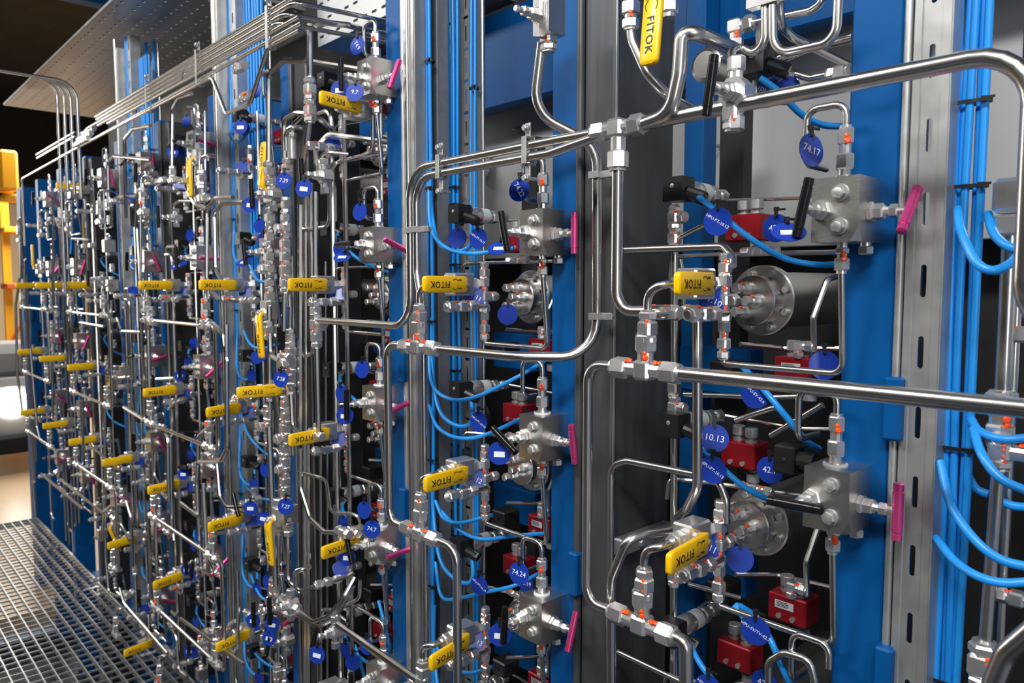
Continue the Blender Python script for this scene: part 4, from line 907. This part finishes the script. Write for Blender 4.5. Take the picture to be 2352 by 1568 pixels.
cable([P(1702, 1392, .035), P(1740, 1420, .0), P(1770, 1470, -.02), P(1800, 1540, -.02), P(1830, 1600, 0)], .0048, 'blue cable dropping from the blue gland', True)
cable([P(1705, 842, .03), P(1750, 890, .0), P(1800, 950, .0), P(1850, 1010, .03), P(1880, 1030, .08)], .0048, 'blue cable slanting behind the long lower tube', True)
tag(P(1735, 905, .0), V((.2, -1, 0)), 'HPU-SV-42.6', desc='round blue tag HPU-SV-42.6 behind the long lower tube', txtrot=R(-40), full=True)
tag(P(1735, 1448, -.03), V((.3, -1, 0)), 'HPU-SV/TV-42.7', desc='round blue tag HPU-SV/TV-42.7 on the lowest cable', txtrot=R(-25), full=True)
# upright supply tubes behind the stations of the far bays, and level runs between tees
rv = random.Random(11)
for b in range(2, 10):
    for k in range(5 if b < 6 else 4):
        x = CX[b]-.10-.07*k+rv.uniform(-.02, .02)+.0; y = rv.choice([-.06, -.03, 0, .03]); z0 = rv.uniform(-.1, .5); z1 = rv.uniform(1.4, 2.05)
        pts = [V((x, y, z0)), V((x, y, z1))]
        if rv.random() < .6: pts += [V((x+rv.choice([-.06, .06, .1]), y, z1+.0))]
        if rv.random() < .5: pts = [V((x+rv.choice([-.07, .07]), y, z0))]+pts
        tubew(pts, rv.choice([.0048, .006, .0065]), 'upright supply tube', rad=.03, n=8)
for b in range(3, 9):
    for r in range(0, 4):
        if (b, r) not in D: continue
        a = D[(b, r)]
        if b % 2 == 1 and (b+1, r) in D: c = D[(b+1, r)]; tubew([a-V((.03, 0, 0)), c+V((.03, 0, 0))], .0062, 'level manifold tube between two tees', n=9)
        if r % 2 == 0 and (b, r+1) in D:
            c = D[(b, r+1)]; s = .07 if b % 2 == 1 else -.07; h = .03 if s > 0 else -.03
            tubew([a+V((h, 0, 0)), V((a.x+s, -.15, a.z)), V((a.x+s, -.15, c.z)), c+V((h, 0, 0))], .0068, 'bracket-shaped manifold tube between two rows', rad=.035, n=9)
# ---------------------------------------------------------------- place phrases that single each thing out
bpy.context.view_layer.update()
# the many tubes and unions: the largest in view stay single, the rest become one countless mass
def pa(o):
    pts = [proj(o.matrix_world @ V(c)) for c in o.bound_box]
    if any(p is None for p in pts): return 0
    xs = [p[0] for p in pts]; ys = [p[1] for p in pts]
    w_ = min(max(xs), 2352)-max(min(xs), 0); h_ = min(max(ys), 1568)-max(min(ys), 0)
    if w_ <= 0 or h_ <= 0: return 0
    return max(w_, 3)+max(h_, 3)+8000*o.get('rr', .006)/min(p[2] for p in pts)
for nm, lab in (('steel_tube', 'mass of thin bent steel tubes crowding the far bays on the left'), ('tube_fitting', 'mass of small steel nuts and unions in the far bays on the left')):
    Ls = sorted([(pa(t[0]), i, t[0]) for i, t in enumerate(THINGS) if t[0].name.split('.')[0] == nm], key=lambda q: -q[0])
    vs_, fs_, ms_ = [], [], []; mats = []
    gone = set()
    for a, i, o in Ls[285:]+[q for q in Ls[:285] if q[0] == 0]:
        gone.add(i)
        for c in [o]+list(o.children):
            if a > 0:
                m = c.data.materials[0]
                if m not in mats: mats.append(m)
                k = len(vs_); M = c.matrix_world; vs_ += [tuple(M @ v.co) for v in c.data.vertices]
                for p in c.data.polygons: fs_.append([v+k for v in p.vertices]); ms_.append(mats.index(m))
    for i in sorted(gone, reverse=True):
        o = THINGS.pop(i)[0]
        for c in list(o.children): bpy.data.objects.remove(c)
        bpy.data.objects.remove(o)
    if fs_:
        me = bpy.data.meshes.new(nm); me.from_pydata(vs_, [], fs_)
        for m in mats: me.materials.append(m)
        me.polygons.foreach_set('material_index', ms_); me.polygons.foreach_set('use_smooth', [True]*len(ms_)); me.update(); me.set_sharp_from_angle(angle=R(30))
        o = ob('tube_mass' if nm == 'steel_tube' else 'fitting_mass', me); o['kind'] = 'stuff'; o['label'] = lab; o['category'] = 'tubes' if nm == 'steel_tube' else 'fittings'
for i in range(len(THINGS)-1, -1, -1):
    o = THINGS[i][0]
    if o.type == 'MESH' and o.name.split('.')[0] in ('round_tag', 'cable_tie', 'blue_cable', 'valve_block', 'ball_valve', 'pressure_sensor', 'red_valve_block', 'needle_valve', 'cylinder_head') and pa(o) == 0:
        for c in list(o.children):
            for g in list(c.children): bpy.data.objects.remove(g)
            bpy.data.objects.remove(c)
        bpy.data.objects.remove(o); THINGS.pop(i)
ROWN = [(2.25, 'overhead'), (1.9, 'high up'), (1.66, 'above eye level'), (1.36, 'eye level'), (1.02, 'chest height'), (.7, 'waist height'), (.36, 'knee height'), (-9, 'near floor')]
def centre(o):
    if o.type == 'MESH':
        b = [o.matrix_world @ V(c) for c in o.bound_box]; return sum(b, V())/8
    return o.matrix_world.translation
groups = {}
for o, desc, full in THINGS:
    if full: continue
    c = centre(o); q = proj(c); n = min(range(NCOL), key=lambda i: abs(CX[i]-c.x)); 
    side = 'at'
    lv = next(t for z, t in ROWN if c.z > z)
    groups.setdefault((desc, n, lv), []).append((o, c))
for (desc, n, lv), L in groups.items():
    base = '%s, %s, %s column from right' % (desc, lv, ORD[n])
    L.sort(key=lambda t: -t[1].z)
    for i, (o, c) in enumerate(L):
        s = base
        if len(L) > 1:
            zs = [t[1].z for t in L]; tight = min(zs[k]-zs[k+1] for k in range(len(zs)-1)) < .01
            if tight:
                M = sorted(L, key=lambda t: proj(t[1])[0] if proj(t[1]) else 0); j = [t[0] for t in M].index(o)
                s = base+', '+(ORD[j] if j < 13 else 'far')+' along'
            else: s = base+', '+(('upper one' if i == 0 else 'lower one') if len(L) == 2 else ORD[min(i, 12)]+' down')
        wds = s.split()
        if len(wds) > 16: s = s.replace(' blue column from right', ' column from right').replace('steel ', '', 1); wds = s.split()
        if len(wds) > 16: s = s.replace('well above eye level', 'high up').replace('above eye level', 'upper').replace('at eye level', 'eye level').replace('from top', 'down').replace('with pink and black bar handles', 'with bar handles'); wds = s.split()
        if len(wds) > 16: s = s.replace(' the ', ' ').replace(' a ', ' ')
        wds = s.split()
        if len(wds) > 16: print('LONG', len(wds), s)
        o['label'] = s
        if 'group' not in o: o['group'] = desc+'s' if not desc.endswith('s') else desc
